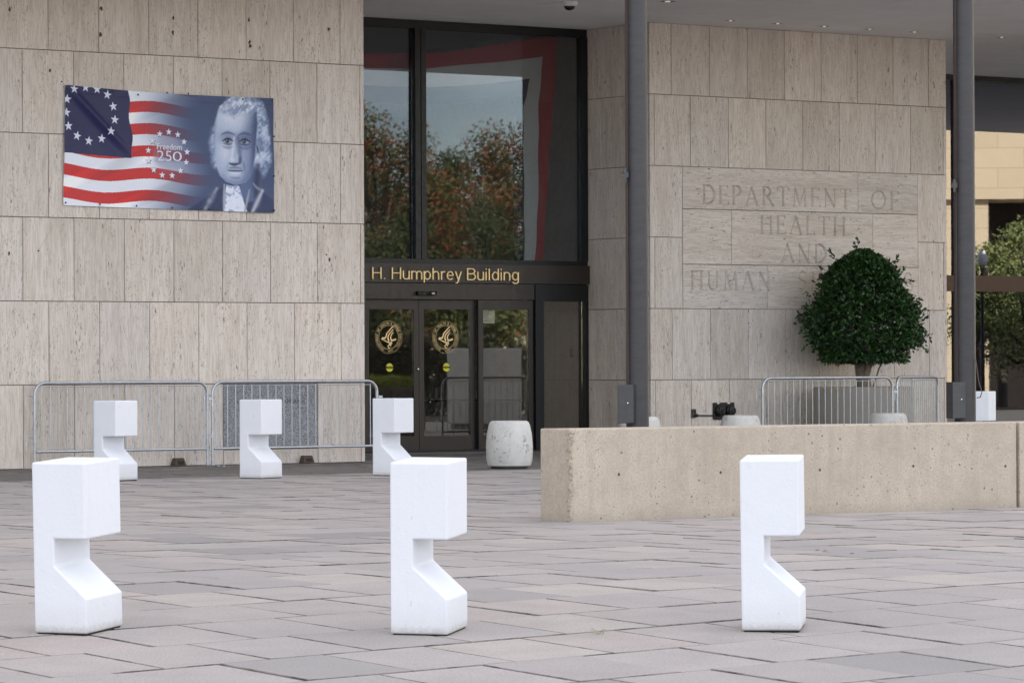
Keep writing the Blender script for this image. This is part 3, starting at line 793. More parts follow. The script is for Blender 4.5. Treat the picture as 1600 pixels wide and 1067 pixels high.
for cu, d_ in ((3.277, d1), (4.372, d2)):
    seal_mesh(cu, 1.845, .255).build('seal', M['gold'], dr).parent = d_
    c0 = cu + .015
    q = lathe_n(c0, 1.365, NG + .028, [(.068, 0), (.068, .003)], 28); st = q.build('caution_sticker', M['yellow'], dr); st.parent = d_
    q = MB(); q.box(c0 - .07, c0 + .07, NG + .0215, NG + .0235, 1.35, 1.382); q.build('sticker_band', M['ink'], dr).parent = d_
    tm = text_mesh('CAUTION', 1); fit_text(tm, c0 - .05, c0 + .05, 1.357, 1.375, NG + .0205, BASE[dr.name]); link('sticker_text', tm, M['yellow'], d_)
sl = bthing('sidelight', 'narrow dark framed fixed glass sidelight between the doors and the travertine', 'window', 6.6, NG)
frame(MB(), 6.17, UC - .003, .012, 2.70, .06, .27, .05, -.10, .10).build('frame', M['bronze_black'], sl)
m_ = MB(); bar(m_, 6.23, UC - .063, .062, 2.43, -.005, .005); m_.build('pane', M['door_glass'], sl)
m_ = MB(); m_.box(6.85, 6.89, NG + .008, NG + .03, 1.52, 1.66); m_.build('push_plate', M['bronze_black'], sl)
sl2 = bthing('sidelight', 'fixed glass sidelight beside the far left jamb of the doors', 'window', .8, NG)
frame(MB(), .003, 1.575, .012, 2.70, .06, .27, .05, -.10, .10).build('frame', M['bronze_black'], sl2)
m_ = MB(); bar(m_, .063, 1.515, .062, 2.43, -.005, .005); m_.build('pane', M['door_glass'], sl2)

# red, white and blue bunting hung inside the upper glass
bu = bthing('bunting', 'red white and blue cloth bunting draped inside the tall entrance window', 'bunting', 4.6, NG + .35, 3.1)
NB = NG + .35
def strip(A, B, k=24, amp=.02, ph=0.0):
    """cloth between two polylines of equal length"""
    def samp(P, f):
        x = f * (len(P) - 1); i = min(int(x), len(P) - 2); t = x - i
        return P[i][0] + (P[i + 1][0] - P[i][0]) * t, P[i][1] + (P[i + 1][1] - P[i][1]) * t
    q = MB(); m = 5
    for s_ in (0, 1):
        for i in range(k + 1):
            a, b = samp(A, i / k), samp(B, i / k)
            for j in range(m + 1):
                f = j / m
                q.v.append((a[0] + (b[0] - a[0]) * f, NB + amp * math.sin(i * .9 + j * 1.3 + ph) + s_ * .004, a[1] + (b[1] - a[1]) * f))
    for s_ in (0, 1):
        o_ = s_ * (k + 1) * (m + 1)
        for i in range(k):
            for j in range(m):
                a = o_ + i * (m + 1) + j
                q.f.append((a, a + 1, a + m + 2, a + m + 1) if s_ else (a, a + m + 1, a + m + 2, a + 1))
    return q
rt = [(.9, 6.6), (2.0, 6.42), (3.06, 6.35), (4.2, 6.40), (4.79, 6.46), (5.82, 6.64), (6.85, 6.79)]
rl = [(.9, 6.4), (2.0, 6.2), (3.06, 6.12), (4.2, 6.15), (4.79, 6.23), (5.82, 6.34), (6.56, 6.45)]
wl = [(.9, 6.1), (2.0, 5.92), (3.06, 5.84), (4.2, 5.86), (4.79, 5.9), (5.6, 5.98), (6.30, 6.08)]
bl = [(.9, 5.8), (2.0, 5.62), (3.06, 5.56), (4.2, 5.58), (4.79, 5.62), (5.5, 5.7), (6.06, 5.74)]
strip(rt, rl, 28, .016).build('red_band', M['red_cloth'], bu, 60); strip(rl, wl, 28, .016, .4).build('white_band', M['white_cloth'], bu, 60); strip(wl, bl, 28, .016, .8).build('blue_band', M['blue_cloth'], bu, 60)
rr = [(6.85, 6.79), (6.80, 6.0), (6.70, 5.0), (6.62, 4.0), (6.54, 3.1)]
rw = [(6.56, 6.45), (6.47, 5.7), (6.46, 5.0), (6.45, 4.0), (6.38, 3.1)]
wb = [(6.30, 6.08), (6.16, 5.6), (6.16, 5.0), (6.17, 4.0), (6.17, 3.1)]
b2 = [(6.06, 5.74), (5.95, 5.5), (5.95, 5.0), (5.95, 4.0), (5.97, 3.1)]
strip(rr, rw, 28, .012).build('red_band', M['red_cloth'], bu, 60); strip(rw, wb, 28, .012, .4).build('white_band', M['white_cloth'], bu, 60); strip(wb, b2, 28, .012, .8).build('blue_band', M['blue_cloth'], bu, 60)

# notice taped inside the fixed leaf, cabinets inside
pn = bthing('paper_notice', 'white paper notice with dark handwriting taped behind the door glass', 'notice', 5.2, NG + .03, 2.1)
m_ = MB(); m_.box(5.03, 5.32, NG + .0, NG + .004, 2.07, 2.285); m_.build('sheet', M['paper'], pn)
q = MB(); rs = random.Random(5)
for k in range(5):
    x = 5.05
    while x < 5.2 - .01 * k:
        d_ = rs.uniform(.012, .03); q.tube([(x, NG - .002, 2.26 - k * .034 + rs.uniform(-.008, .008)), (x + d_ * .5, NG - .002, 2.245 - k * .034), (x + d_, NG - .002, 2.26 - k * .034 + rs.uniform(-.008, .008))], .003, 4); x += d_ + .012
q.build('scribble', M['ink'], pn)
cb = bthing('lobby_cabinet', 'low black cabinet standing inside behind the door glass', 'cabinet', 5.4, 6.2)
m_ = MB(); m_.box(4.75, 6.75, 5.6, 6.2, .012, .80); m_.build('carcass', M['door_dark'], cb)
for a in (4.78, 5.44, 6.10):
    m_ = MB(); m_.box(a, a + .62, 5.575, 5.598, .06, .76); m_.build('cabinet_door', M['door_dark'], cb)
m_ = MB(); m_.box(4.72, 6.78, 5.56, 6.22, .803, .835); m_.build('top', M['black_gloss'], cb)

# --- right hand glass wall
gw = bthing('glass_wall', 'recessed lobby glass wall with brown transom at the right edge', 'window', 19, NR, .5)
m_ = MB(); bar(m_, 13.55, 40, 6.79, ZT - .003, -.12, .1, NR); m_.build('head_rail', M['bronze_black'], gw)
m_ = MB(); bar(m_, 13.55, 40, 2.77, 3.07, -.10, .1, NR); m_.build('transom', M['brown_metal'], gw)
m_ = MB(); bar(m_, 13.55, 40, .50, .545, -.10, .1, NR); m_.build('sill_rail', M['bronze_black'], gw)
m_ = MB(); bar(m_, 13.55, 40, .0, .497, -.25, .1, NR); m_.build('stone_sill', M['sill'], gw)
for a in (15.6, 19.07, 22.6, 26.1, 29.6, 33.1):
    m_ = MB(); bar(m_, a, a + .10, .545, 2.77, -.09, .09, NR); m_.build('post', M['brown_metal'], gw)
    m_ = MB(); bar(m_, a, a + .10, 3.07, 6.79, -.09, .09, NR); m_.build('post', M['brown_metal'], gw)
ed = [13.55, 15.6, 19.07, 22.6, 26.1, 29.6, 33.1]
for a, b in zip(ed, ed[1:]):
    for z0, z1 in ((.545, 2.77), (3.07, 6.79)):
        m_ = MB(); bar(m_, a + (.1 if a > 14 else 0), b, z0, z1, -.006, .006, NR); m_.build('pane', M['glass_east'], gw)

# --- fittings on the soffit
def downlight(u, n, label, grp):
    t = bthing('downlight', label, 'ceiling light', u, n, ZT, grp)
    q = MB(); q.lathe([(.075, -.004), (.095, -.008), (.105, -.004), (.105, -.001)], 24, cap=False); link('trim_ring', q.mesh('trim_ring', 40), M['white_plastic'], t)
    q = MB(); q.lathe([(.076, -.003), (.03, -.0025)], 24, cap=False); link('reflector', q.mesh('reflector', 40), M['dark_metal'], t)
    q = MB(); q.lathe([(.030, -.003), (.024, -.012), (.008, -.016)], 14); link('bulb', q.mesh('bulb', 40), M['bulb'], t)
    return t
first = None
LB = ['first downlight from the wall corner above the carved department name', 'second downlight from the wall corner above the carved name', 'third downlight along the carved wall, middle of its row',
      'fourth downlight along the carved wall', 'fifth downlight along the carved wall', 'sixth downlight, just left of the right flagpole', 'downlight just right of the right flagpole at the upper right edge']
for i, (u, n) in enumerate(DL):
    lab = LB[i] if i < 7 else ('large soffit light just right of the left flagpole at the top edge' if i == 24 else 'small round downlight in the soffit further along the building')
    if first is None: first = downlight(u, n, lab, 'downlights in the soffit'); t = first
    else:
        t = copy_tree(first); t.location = W(u, n, ZT); t['label'] = lab
    if i >= 24: t.scale = (1.6, 1.6, 1)
dc = bthing('dome_camera', 'white dome security camera under the soffit near the top edge', 'camera', 3.93, .3, ZT)
q = MB(); q.lathe([(.02, -.075), (.10, -.072), (.118, -.05), (.118, -.002)], 28); link('housing', q.mesh('housing', 40), M['white_plastic'], dc)
q = MB(); q.lathe([(.004, -.135), (.05, -.125), (.078, -.10), (.082, -.0725)], 24); link('dome', q.mesh('dome', 60), M['black_gloss'], dc)

# ------------------------------------------------------------------ OBJECTS: bollards
WB, TB, HB = .335, .45, .972
def bollard_mesh():
    k = .40 * WB
    prof = [(0, 0), (WB, 0), (WB, .205 * HB), (k, .392 * HB), (k, .552 * HB), (WB, .552 * HB), (WB, HB), (0, HB)]
    m_ = MB(); m = len(prof)
    m_.add([(x, 0, z_) for x, z_ in prof] + [(x, TB, z_) for x, z_ in prof], [tuple(range(m))] + [tuple(range(2 * m - 1, m - 1, -1))] + [(i, i + m, (i + 1) % m + m, (i + 1) % m) for i in range(m)])
    me = m_.mesh('bollard'); bevel(me, .011, 3)
    return me
bmesh_ = bollard_mesh()
def bollard(corner, ang, label, group, lean=0.0):                   # corner: the near bottom corner between the two visible faces
    o = link('bollard', bmesh_, M['paint'])
    p = Vector(corner)
    A = Matrix.Rotation(-lean, 4, 'Y') @ Matrix.Rotation(math.atan(gslope(p.y)), 4, 'X') @ Matrix.Rotation(-ang, 4, 'Z')
    o.matrix_world = Matrix.Translation(p) @ A @ Matrix.Translation((-WB, 0, 0))
    o.location.z += .010
    mb_ = MB(); mb_.box(.012, WB - .012, .012, TB - .012, -.014, .004); link('mortar_bed', mb_.mesh('mortar_bed'), M['bed'], o)  # dark inset slab added as the thin shadow line under the bollard
    return tag(o, label, 'bollard', group)
GF, GB = 'large white C-shaped bollards in the foreground', 'white C-shaped bollards along the building'
bollard(ghit(136.5, 993), R(21), 'big white notched bollard in front, below the flag banner', GF, .012)
bollard(ghit(699.5, 994.5), R(14), 'big white notched bollard in front, below the entrance doors', GF, 0.0)
bollard(ghit(1251, 987.5), R(8.3), 'big white notched bollard in front of the low concrete wall', GF, .013)
bollard(ghit(181, 752), R(31), 'white notched bollard in front of the left barrier, partly hidden by a nearer bollard', GB)
bollard(ghit(409, 748.3), R(31), 'white notched bollard in front of the grey granite plaque', GB)
bollard(ghit(617, 744), R(31), 'white notched bollard in front of the sliding doors', GB)
bollard(depth(1545, 570, 58).to_2d().to_3d(), R(20), 'white bollard behind the low concrete wall, right of a flagpole', GB)

# ------------------------------------------------------------------ low concrete wall
lc = bthing('low_concrete_wall', 'long low rough concrete wall crossing the right side of the plaza', 'wall', -8, -19.4)
def seg(u0, u1, name='wall_segment'):
    m_ = MB(); m_.box(u0, u1, -19.42, -18.97, -.02, .828)
    me = m_.mesh(name, False, BASE[lc.name]); bevel(me, .012, 2)
    return link(name, me, M['concrete'], lc)
seg(-10.655, -5.275); seg(-5.235, .5); seg(.54, 6.2)
m_ = MB(); m_.box(-5.275, -5.235, -19.36, -19.03, -.02, .80); m_.build('joint_filler', M['stain'], lc)
q = MB(); rs = random.Random(9)                                     # broken arris at the near corner
for i in range(150):
    z_ = rs.uniform(.01, .81); a = rs.uniform(.006, .022)
    x, y = -10.652 + rs.uniform(-.004, .05) * rs.random(), -19.417 + rs.uniform(-.004, .05) * rs.random()
    if rs.random() < .5: x = -10.654
    else: y = -19.419
    Mr = Matrix.Translation((x, y, z_)) @ Euler((rs.uniform(0, 3), rs.uniform(0, 3), rs.uniform(0, 3))).to_matrix().to_4x4()
    q.box(-a * .5, a * .5, -a * .35, a * .35, -a * .6, a * .6, Mr)
tag(q.build('chipped_corner', M['chipped'], lc), kind='stuff')
for px, py in ((967, 741), (1126, 738), (1281, 734), (1427, 728), (1571, 728)):
    u, z_ = at(-19.42, px, py)
    q = lathe_n(u, z_, -19.419, [(.016, 0), (.013, .0015), (.004, .0016)], 14); q.build('tie_hole', M['stain'], lc)

# ------------------------------------------------------------------ concrete drums
def drum(u, n, label, first=[None]):
    if first[0] is None:
        t = bthing('concrete_drum', label, 'bollard', u, n, 0, 'round concrete drum barriers')
        q = MB(); q.lathe([(.255, .03), (.290, .045), (.312, .12), (.318, .30), (.305, .46), (.280, .585), (.262, .628), (.235, .645), (.0, .648)], 40, cap=False)
        link('drum_body', q.mesh('drum_body', 40), M['drum'], t)
        q = MB(); q.lathe([(.25, 0), (.25, .034)], 32); link('base_ring', q.mesh('base_ring', 40), M['rubber'], t)  # black ring stands for the shadow gap under the drum
        first[0] = t; return t
    t = copy_tree(first[0]); t.location = W(u, n, 0); t.rotation_euler.z = random.uniform(0, 6); t['label'] = label; return t
pd = ghit(796, 733)
u_, n_ = UN(pd + Vector((0, .30, 0))); drum(u_, n_, 'stained round concrete drum standing in front of the fixed door leaf')
for px, py, s_, lab in ((1000, 655, 57, 'concrete drum behind the left flagpole, only its rim showing over the low wall'),
                       (1157, 653, 58, 'concrete drum top below the black wall valve, behind the low wall'),
                       (1388, 648, 59.8, 'concrete drum top in front of the planter, behind the low wall')):
    p = depth(px, py, s_); u_, n_ = UN(p); drum(u_, n_, lab)

# ------------------------------------------------------------------ steel crowd barriers
BLN, BHT = 2.70, 1.2
def barrier_proto():
    t = thing('crowd_barrier', 'x', 'barrier', (0, 0, 0), 0, 'steel crowd barriers')
    r = .021; L2 = BLN
    def corner(cx, cz, a0, a1, rad=.16): return [(cx + rad * math.cos(R(a0 + (a1 - a0) * i / 7)), 0, cz + rad * math.sin(R(a0 + (a1 - a0) * i / 7))) for i in range(8)]
    path = [(r, 0, .02), (r, 0, .24)] + [(r, 0, .6)] + corner(.16 + r, BHT - .16 - r, 180, 90) + [(L2 * .3, 0, BHT - r), (L2 * .7, 0, BHT - r)] + corner(L2 - .16 - r, BHT - .16 - r, 90, 0) + [(L2 - r, 0, .6), (L2 - r, 0, .02)]
    q = MB(); q.tube(path, r, 10); link('tube_frame', q.mesh('tube_frame', 50), M['steel'], t)
    q = MB(); q.tube([(r * 2, 0, .245), (L2 - 2 * r, 0, .245)], .019, 10); link('bottom_rail', q.mesh('bottom_rail', 50), M['steel'], t)
    q = MB(); q.tube([(.14, 0, BHT - .075), (L2 - .14, 0, BHT - .075)], .007, 6); link('upper_rail', q.mesh('upper_rail', 50), M['steel'], t)
    q = MB(); q.tube([(0, 0, .25), (0, 0, BHT - .06)], .0075, 6); bar_ = q.mesh('bar', 50)
    kk = 20
    for i in range(kk):
        x = .13 + (L2 - .26) * i / (kk - 1)
        link('bar', bar_, M['steel'], t, (x, 0, 0))
    for x in (.021, L2 - .021):
        q = MB(); q.box(-.02, .02, -.30, .30, .004, .016); q.box(-.02, .02, -.012, .012, .016, .06); link('foot', q.mesh('foot'), M['steel'], t, (x, 0, 0))
    for z_ in (.42, .98):
        q = MB(); q.tube([(.0, 0, z_), (-.045, 0, z_ + .03), (-.09, 0, z_ + .03), (-.105, 0, z_), (-.105, 0, z_ - .17)], .008, 6); link('hook', q.mesh('hook', 50), M['steel'], t)
    for z_ in (.40, .93):
        q = MB(); q.box(L2 - .005, L2 + .06, -.02, .02, z_, z_ + .035); link('hook_eye', q.mesh('hook_eye'), M['steel'], t)
    return t
bar0 = barrier_proto()
def barrier(px0, px1, nn, label, first=[True], u_end=None, n_end=None):
    t = bar0 if first[0] else copy_tree(bar0)
    first[0] = False
    a = at(nn, px0, 650)[0]
    b = at(nn, px1, 650)[0] if px1 else None
    if b is not None:
        t.location = W(a, nn); t.rotation_euler = (0, 0, PHI); t.scale = ((b - a) / BLN, 1, 1)
    else:
        t.location = W(a, nn); t.rotation_euler = (0, 0, PHI + math.atan2(n_end - nn, u_end - a)); t.scale = (math.hypot(u_end - a, n_end - nn) / BLN, 1, 1)
    t['label'] = label
barrier(52, 326, -.35, 'galvanised crowd barrier at the far left in front of plain travertine')
barrier(330, 591, -.35, 'galvanised crowd barrier in front of the grey granite plaque')
barrier(1190, 1396, -.1, 'galvanised crowd barrier in front of the planter with the clipped tree')
barrier(1401, None, -.05, 'crowd barrier turned away at an angle beside the right flagpole', u_end=12.35, n_end=1.45)

# ------------------------------------------------------------------ flagpoles
def flagpole(px, s_, label, rot):
    p = depth(px, 600, s_); p.z = 0
    t = thing('flagpole', label, 'flagpole', p, 0, 'dark metal flagpoles')
    q = MB(); q.lathe([(.142, 0), (.1415, 3), (.138, 7), (.110, 14)], 40); link('pole', q.mesh('pole', 40), M['pole'], t)
    q = MB(); q.lathe([(.20, 0), (.20, .03), (.16, .06), (.145, .07)], 32); link('base_collar', q.mesh('base_collar', 40), M['box_metal'], t)
    bx = MB(); bx.box(-.10, .10, -.09, .09, .67, 1.15); me = bx.mesh('control_box'); bevel(me, .008, 2)
    b = link('control_box', me, M['box_metal'], t); b.location = (-.135, -.11, 0); b.rotation_euler = (0, 0, rot)
    q = lathe_n(.03, .92, -.0905, [(.011, 0), (.011, .008), (.006, .011)], 12); link('lock', q.mesh('lock', 40), M['chrome'], b)
    for dx in (-.0, .022):
        q = MB(); q.tube([(-.115 - dx * .6, -.105 + dx, 1.14), (-.118 - dx * .6, -.10 + dx, 3.6), (-.112 - dx * .6, -.09 + dx, 8), (-.085, -.07, 13.8)], .004, 6); link('halyard', q.mesh('halyard', 50), M['rope'], t)
    q = MB(); q.box(-.185, -.105, -.14, -.10, 3.72, 3.77); q.box(-.16, -.13, -.145, -.095, 3.66, 3.83); q.tube([(-.19, -.12, 3.76), (-.15, -.13, 3.80), (-.11, -.12, 3.77)], .012, 6)
    link('rope_clip', q.mesh('rope_clip'), M['box_metal'], t)
    return t
f1 = flagpole(996, 49, 'dark metal flagpole with halyard, left of the carved department name', R(-14))
f2 = flagpole(1508, 52.2, 'dark metal flagpole with halyard and control box at the right edge', R(24))
q = MB(); q.tube([(.13, -.09, 1.45), (.17, -.10, 1.15), (.21, -.10, 1.02), (.19, -.10, .95), (.14, -.1, .94)], .008, 6)
link('loose_cord', q.mesh('loose_cord', 50), M['rope'], f2)

# ------------------------------------------------------------------ planter and clipped tree
pu, _ = at(1.45, 1349, 605)
pl = bthing('round_planter', 'large plain taupe planter behind a crowd barrier, holding the clipped tree', 'planter', pu, 1.45)
q = MB(); q.lathe([(.80, 0), (.82, .02), (.82, 1.0), (.80, 1.02), (.76, 1.02), (.75, .97)], 56, cap=False); link('pot', q.mesh('pot', 40), M['planter'], pl)
q = MB(); q.lathe([(.76, .96), (.4, .975), (.0, .98)], 40, cap=False); link('soil', q.mesh('soil', 40), M['soil'], pl)

def leaf_card(q, c, d, up_, ln, wd):
    """a folded pointed leaf at c pointing along d"""
    s_ = d.cross(up_)
    if s_.length < 1e-4: s_ = d.orthogonal()
    s_.normalize(); n__ = s_.cross(d)
    b = len(q.v)
    q.v += [tuple(c), tuple(c + d * ln * .45 + s_ * wd + n__ * wd * .35), tuple(c + d * ln), tuple(c + d * ln * .45 - s_ * wd + n__ * wd * .35)]
    q.f += [(b, b + 1, b + 2), (b, b + 2, b + 3)]
rs = random.Random(21)
def rdir(): 
    while True:
        v_ = Vector((rs.uniform(-1, 1), rs.uniform(-1, 1), rs.uniform(-1, 1)))
        if .05 < v_.length < 1: return v_.normalized()
tt = bthing('clipped_tree', 'dark green topiary tree with dense dome crown growing in the taupe planter', 'tree', pu, 1.45, .98)
def crown_r(z_):                                                    # outline of the dome, z_ from 0 (skirt) to 1 (top)
    P = [(0, .45), (.02, .66), (.06, .90), (.11, 1.0), (.20, .975), (.33, .92), (.465, .88), (.60, .80), (.735, .66), (.87, .47), (.95, .28), (1.0, .08)]
    for (a, ra), (b, rb) in zip(P, P[1:]):
        if z_ <= b: return ra + (rb - ra) * (z_ - a) / (b - a)
    return .05
CR, CZ0, CZ1 = .905, .52, 2.24                                       # radius and height of the crown above the soil
from mathutils import noise as mn
q = MB()
for i in range(20000):
    z_ = rs.random() ** .9; a = rs.uniform(0, 2 * math.pi)
    lump = 1 + .30 * mn.noise(Vector((math.cos(a) * 2.6, math.sin(a) * 2.6, z_ * 4.0))) + .22 * mn.noise(Vector((math.cos(a) * 7, math.sin(a) * 7, z_ * 11)))
    if mn.noise(Vector((math.cos(a) * 5 + 4, math.sin(a) * 5, z_ * 8.0))) < -.26 and rs.random() < .85: continue
    f = 1 - abs(rs.gauss(0, .13)) if rs.random() < .75 else rs.uniform(.1, .9)
    if rs.random() < .035: f = rs.uniform(1.0, 1.13)
    r_ = CR * crown_r(z_) * lump * f
    zz = CZ0 + .05 + (CZ1 - CZ0 - .05) * z_ + .14 * (1 - z_) * mn.noise(Vector((math.cos(a) * 3, math.sin(a) * 3, 9.))) + .05 * (1 - z_) * mn.noise(Vector((math.cos(a) * 9, math.sin(a) * 9, 3.)))
    c_ = Vector((r_ * math.cos(a), r_ * math.sin(a), zz))
    out = Vector((math.cos(a), math.sin(a), (z_ - .25) * 1.3)).normalized()
    d_ = (out * .7 + rdir() * .9).normalized()
    leaf_card(q, c_, d_, rdir(), rs.uniform(.06, .105), rs.uniform(.018, .031))
for i in range(3600):                                               # the flat underside
    a = rs.uniform(0, 2 * math.pi); r_ = CR * .80 * rs.random() ** .5
    leaf_card(q, Vector((r_ * math.cos(a), r_ * math.sin(a), CZ0 + rs.uniform(-.05, .10) + .07 * mn.noise(Vector((math.cos(a) * 3, r_ * 4, 2.)))- .03 * (1 - r_))), (rdir() + Vector((math.cos(a) * .5, math.sin(a) * .5, -.5))).normalized(), rdir(), rs.uniform(.05, .085), rs.uniform(.014, .022))
for (px, py) in ((1340, 374), (1336, 382), (1258, 459), (1262, 478), (1448, 484), (1442, 487), (1296, 393), (1302, 400), (1403, 402), (1399, 410), (1272, 440), (1412, 420), (1438, 468), (1432, 474), (1283, 418), (1252, 520), (1254, 545), (1449, 548), (1446, 520), (1410, 566), (1290, 566), (1310, 568), (1424, 440)):   # stray shoots
    u0, z0 = at(1.25, px, py); b_ = Vector((u0 - pu, -.2, z0 - .98)); cc = Vector((0, 0, 1.3)); dd = (b_ - cc).normalized()
    for k in range(9): leaf_card(q, b_ - dd * .012 * k * rs.uniform(.5, 2), (dd + rdir() * .8).normalized(), rdir(), .07, .018)
link('crown', q.mesh('crown'), M['leaf'], tt)
q = MB()
for (x0, y0, x1, y1, r0) in ((-.06, 0, -.30, -.05, .05), (.04, .03, .06, .05, .06), (.08, -.03, .30, -.04, .05), (-.02, -.06, -.10, -.2, .05)):
    pts = [(x0 * 1.1, y0, -.04), (x0 * .8 + .02 * math.sin(r0 * 90), y0 + .02, .16), (x0 * .9 + .01, (y0 + y1) / 2, .36), ((x0 + x1) / 2, (y0 + y1) / 2, .62), (x1, y1, 1.15), (x1 * 1.3, y1 * 1.6, 1.6)]
    q.tube(pts, [r0 * 1.25, r0 * 1.05, r0 * 1.1, r0, r0 * .7, r0 * .4], 9)
q.tube([(0, 0, -.04), (.01, .0, .10), (-.015, .01, .28), (.01, .01, .55), (.02, 0, 1.1)], [.16, .12, .115, .15, .10], 12)
q.tube([(.10, -.1, -.02), (.17, -.12, .18), (.22, -.14, .34), (.34, -.15, .52)], [.016, .014, .014, .01], 7)
q.tube([(.11, -.05, .36), (.2, -.05, .49), (.42, -.06, .58)], [.028, .02, .014], 7); q.tube([(-.11, -.05, .36), (-.2, -.05, .46), (-.45, -.06, .54)], [.03, .022, .014], 7)
link('trunk', q.mesh('trunk', 50), M['bark'], tt)

# ------------------------------------------------------------------ fittings on the walls
sc = bthing('wall_valve', 'black cast iron standpipe plate with two caps on the carved wall', 'valve', 8.63, NI, .5)
m_ = MB(); m_.box(8.405, 8.845, NI - .035, NI - .002, .50, .775); me = m_.mesh('plate', False, BASE[sc.name]); bevel(me, .012, 2); link('plate', me, M['dark_metal'], sc)
for c0 in (8.52, 8.73):
    lathe_n(c0, .64, NI - .036, [(.085, 0), (.085, .05), (.07, .06), (.07, .09), (.03, .095), (.03, .11)], 20).build('outlet_cap', M['dark_metal'], sc, 40)
for c0 in (8.49, 8.71):
    m_ = MB(); m_.box(c0 - .025, c0 + .025, NI - .045, NI - .036, .755, .770); m_.build('lug', M['chrome'], sc)
q = MB(); q.tube([(8.075, NI - .025, .57), (8.40, NI - .025, .565)], .012, 8); q.build('pipe', M['box_metal'], sc)
m_ = MB(); m_.box(7.965, 8.04, NI - .04, NI - .002, .535, .675); bx = m_.build('junction_box', M['box_metal'], sc)
lathe_n(8.01, .63, NI - .041, [(.02, 0), (.02, .012)], 12).build('knob', M['dark_metal'], sc).parent = bx
lathe_n(8.03, .57, NI - .041, [(.03, 0), (.03, .03), (.015, .04)], 12).build('knob', M['dark_metal'], sc).parent = bx
for u0, lab in ((-3.18, 'small dark brown block at the wall foot behind the left barrier'), (-1.05, 'small dark brown block at the wall foot below the granite plaque')):
    o = bthing('foot_block', lab, 'block', u0, -.06, 0, 'brown blocks at the wall foot')
    m_ = MB(); m_.add([(u0 - .095, -.13, .012), (u0 + .095, -.13, .012), (u0 + .095, -.012, .012), (u0 - .095, -.012, .012), (u0 - .06, -.09, .115), (u0 + .08, -.09, .115), (u0 + .08, -.012, .115), (u0 - .06, -.012, .115)],
                      [(3, 2, 1, 0), (4, 5, 6, 7), (0, 1, 5, 4), (1, 2, 6, 5), (2, 3, 7, 6), (3, 0, 4, 7)]); m_.build('block_body', M['stain'], o)
    m_ = MB(); m_.box(u0 - .03, u0 + .055, -.128, -.085, .03, .075); m_.build('opening', M['rubber'], o)

for i, (px, py) in enumerate(HOLES):
    a = at(0, px, py); q = MB(); k_ = 9
    q.v = [(a[0], -.0022, a[1])] + [(a[0] + random.uniform(.012, .030) * math.cos(6.283 * j / k_), -.0018, a[1] + random.uniform(.016, .045) * math.sin(6.283 * j / k_)) for j in range(k_)]
    q.f = [(0, 1 + (j + 1) % k_, 1 + j) for j in range(k_)]
    q.build('patched_hole', M['stain'], lw)
# ------------------------------------------------------------------ banner
bn = bthing('flag_banner', 'large printed flag banner with white portrait bust roped to the travertine', 'banner', -3.2, -.03, 3.6)
cTL, cTR, cBR, cBL = (-4.94, 5.269), (-1.569, 5.207), (-1.565, 3.574), (-4.976, 3.614)
def lin(c):
    c = np.clip(np.asarray(c, float), 0, 1); return np.where(c <= .04045, c / 12.92, ((c + .055) / 1.055) ** 2.4)
NX, NY = 640, 330
ss_, ts_ = np.meshgrid(np.linspace(0, 1, NX), np.linspace(0, 1, NY))
X, Y = ss_ * 2.09, ts_
def sm(a, b, x): t = np.clip((x - a) / (b - a), 0, 1); return t * t * (3 - 2 * t)
def lay(img, mask, col): return img * (1 - mask[..., None]) + np.asarray(col, float) * mask[..., None]
navy, red, white, haze = (.125, .13, .32), (.80, .17, .17), (.93, .94, .98), (.25, .31, .46)
wave = .021 * np.sin(ss_ * 13.5 - .9) + .012 * ss_
ph = (ts_ - wave + .004) / .0955
idx = np.floor(ph); fr = ph - idx
edge = np.minimum(fr, 1 - fr)
red_m = (idx % 2 == 1).astype(float)
img = np.zeros(ss_.shape + (3,)); img[:] = white
img = lay(img, red_m, red)
shade = .10 * np.sin(ss_ * 21 + ts_ * 9) * sm(.3, .8, np.sin(ss_ * 13 + ts_ * 17))
img = np.clip(img * (1 + shade[..., None]), 0, 1)                    # printed ripples in the flag picture
img = lay(img, sm(.33, .68, ss_ + .05 * np.sin(ts_ * 7)), haze)
img = lay(img, .55 * sm(.62, 1., ss_) * sm(.2, .9, 1 - ts_), (.17, .22, .37))
can = ((ss_ < .295 + .022 * ts_ / .55 + .006 * np.sin(ts_ * 20)) & (ts_ < .560 + .055 * ss_)).astype(float)
img = lay(img, can, navy)
def star(img, cx, cy, r, col, rot=0.0):
    dx, dy = X - cx, Y - cy
    a = np.arctan2(dx, -dy) + rot; rr = np.hypot(dx, dy)
    k = np.abs(((a / (2 * np.pi / 5)) % 1) - .5) * 2                 # 1 on a point, 0 between
    th = (1 - k) * np.pi / 5
    ri = r * .40
    # straight star edge between (r,0) and (ri, pi/5)
    den = r * np.sin(th) * 0 + (ri * np.sin(np.pi / 5 - th) + r * np.sin(th)) / 1.0
    lim = r * ri * np.sin(np.pi / 5) / np.maximum(den, 1e-6)
    return lay(img, 1 - sm(-.002, .003, rr - lim), col)
def nrm(px, py):                                                     # from the 1600 px close-up of the banner to (X, Y)
    s_ = (px - 50) / 1490; t = (py - (60 + 95 * s_)) / (855 - 38 * s_); return s_ * 2.09, t
for p in ((107, 88), (190, 74), (270, 84), (343, 122), (385, 205), (397, 300), (368, 382), (312, 437), (220, 455), (137, 420), (75, 352), (58, 255), (64, 160)):
    img = star(img, *nrm(*p), .042, (.86, .88, .94), rs.uniform(-.2, .2))
cx, cy = nrm(776, 542)
img = lay(img, .55 * (1 - sm(.10, .19, np.hypot(X - cx, Y - cy))), (.60, .60, .72))
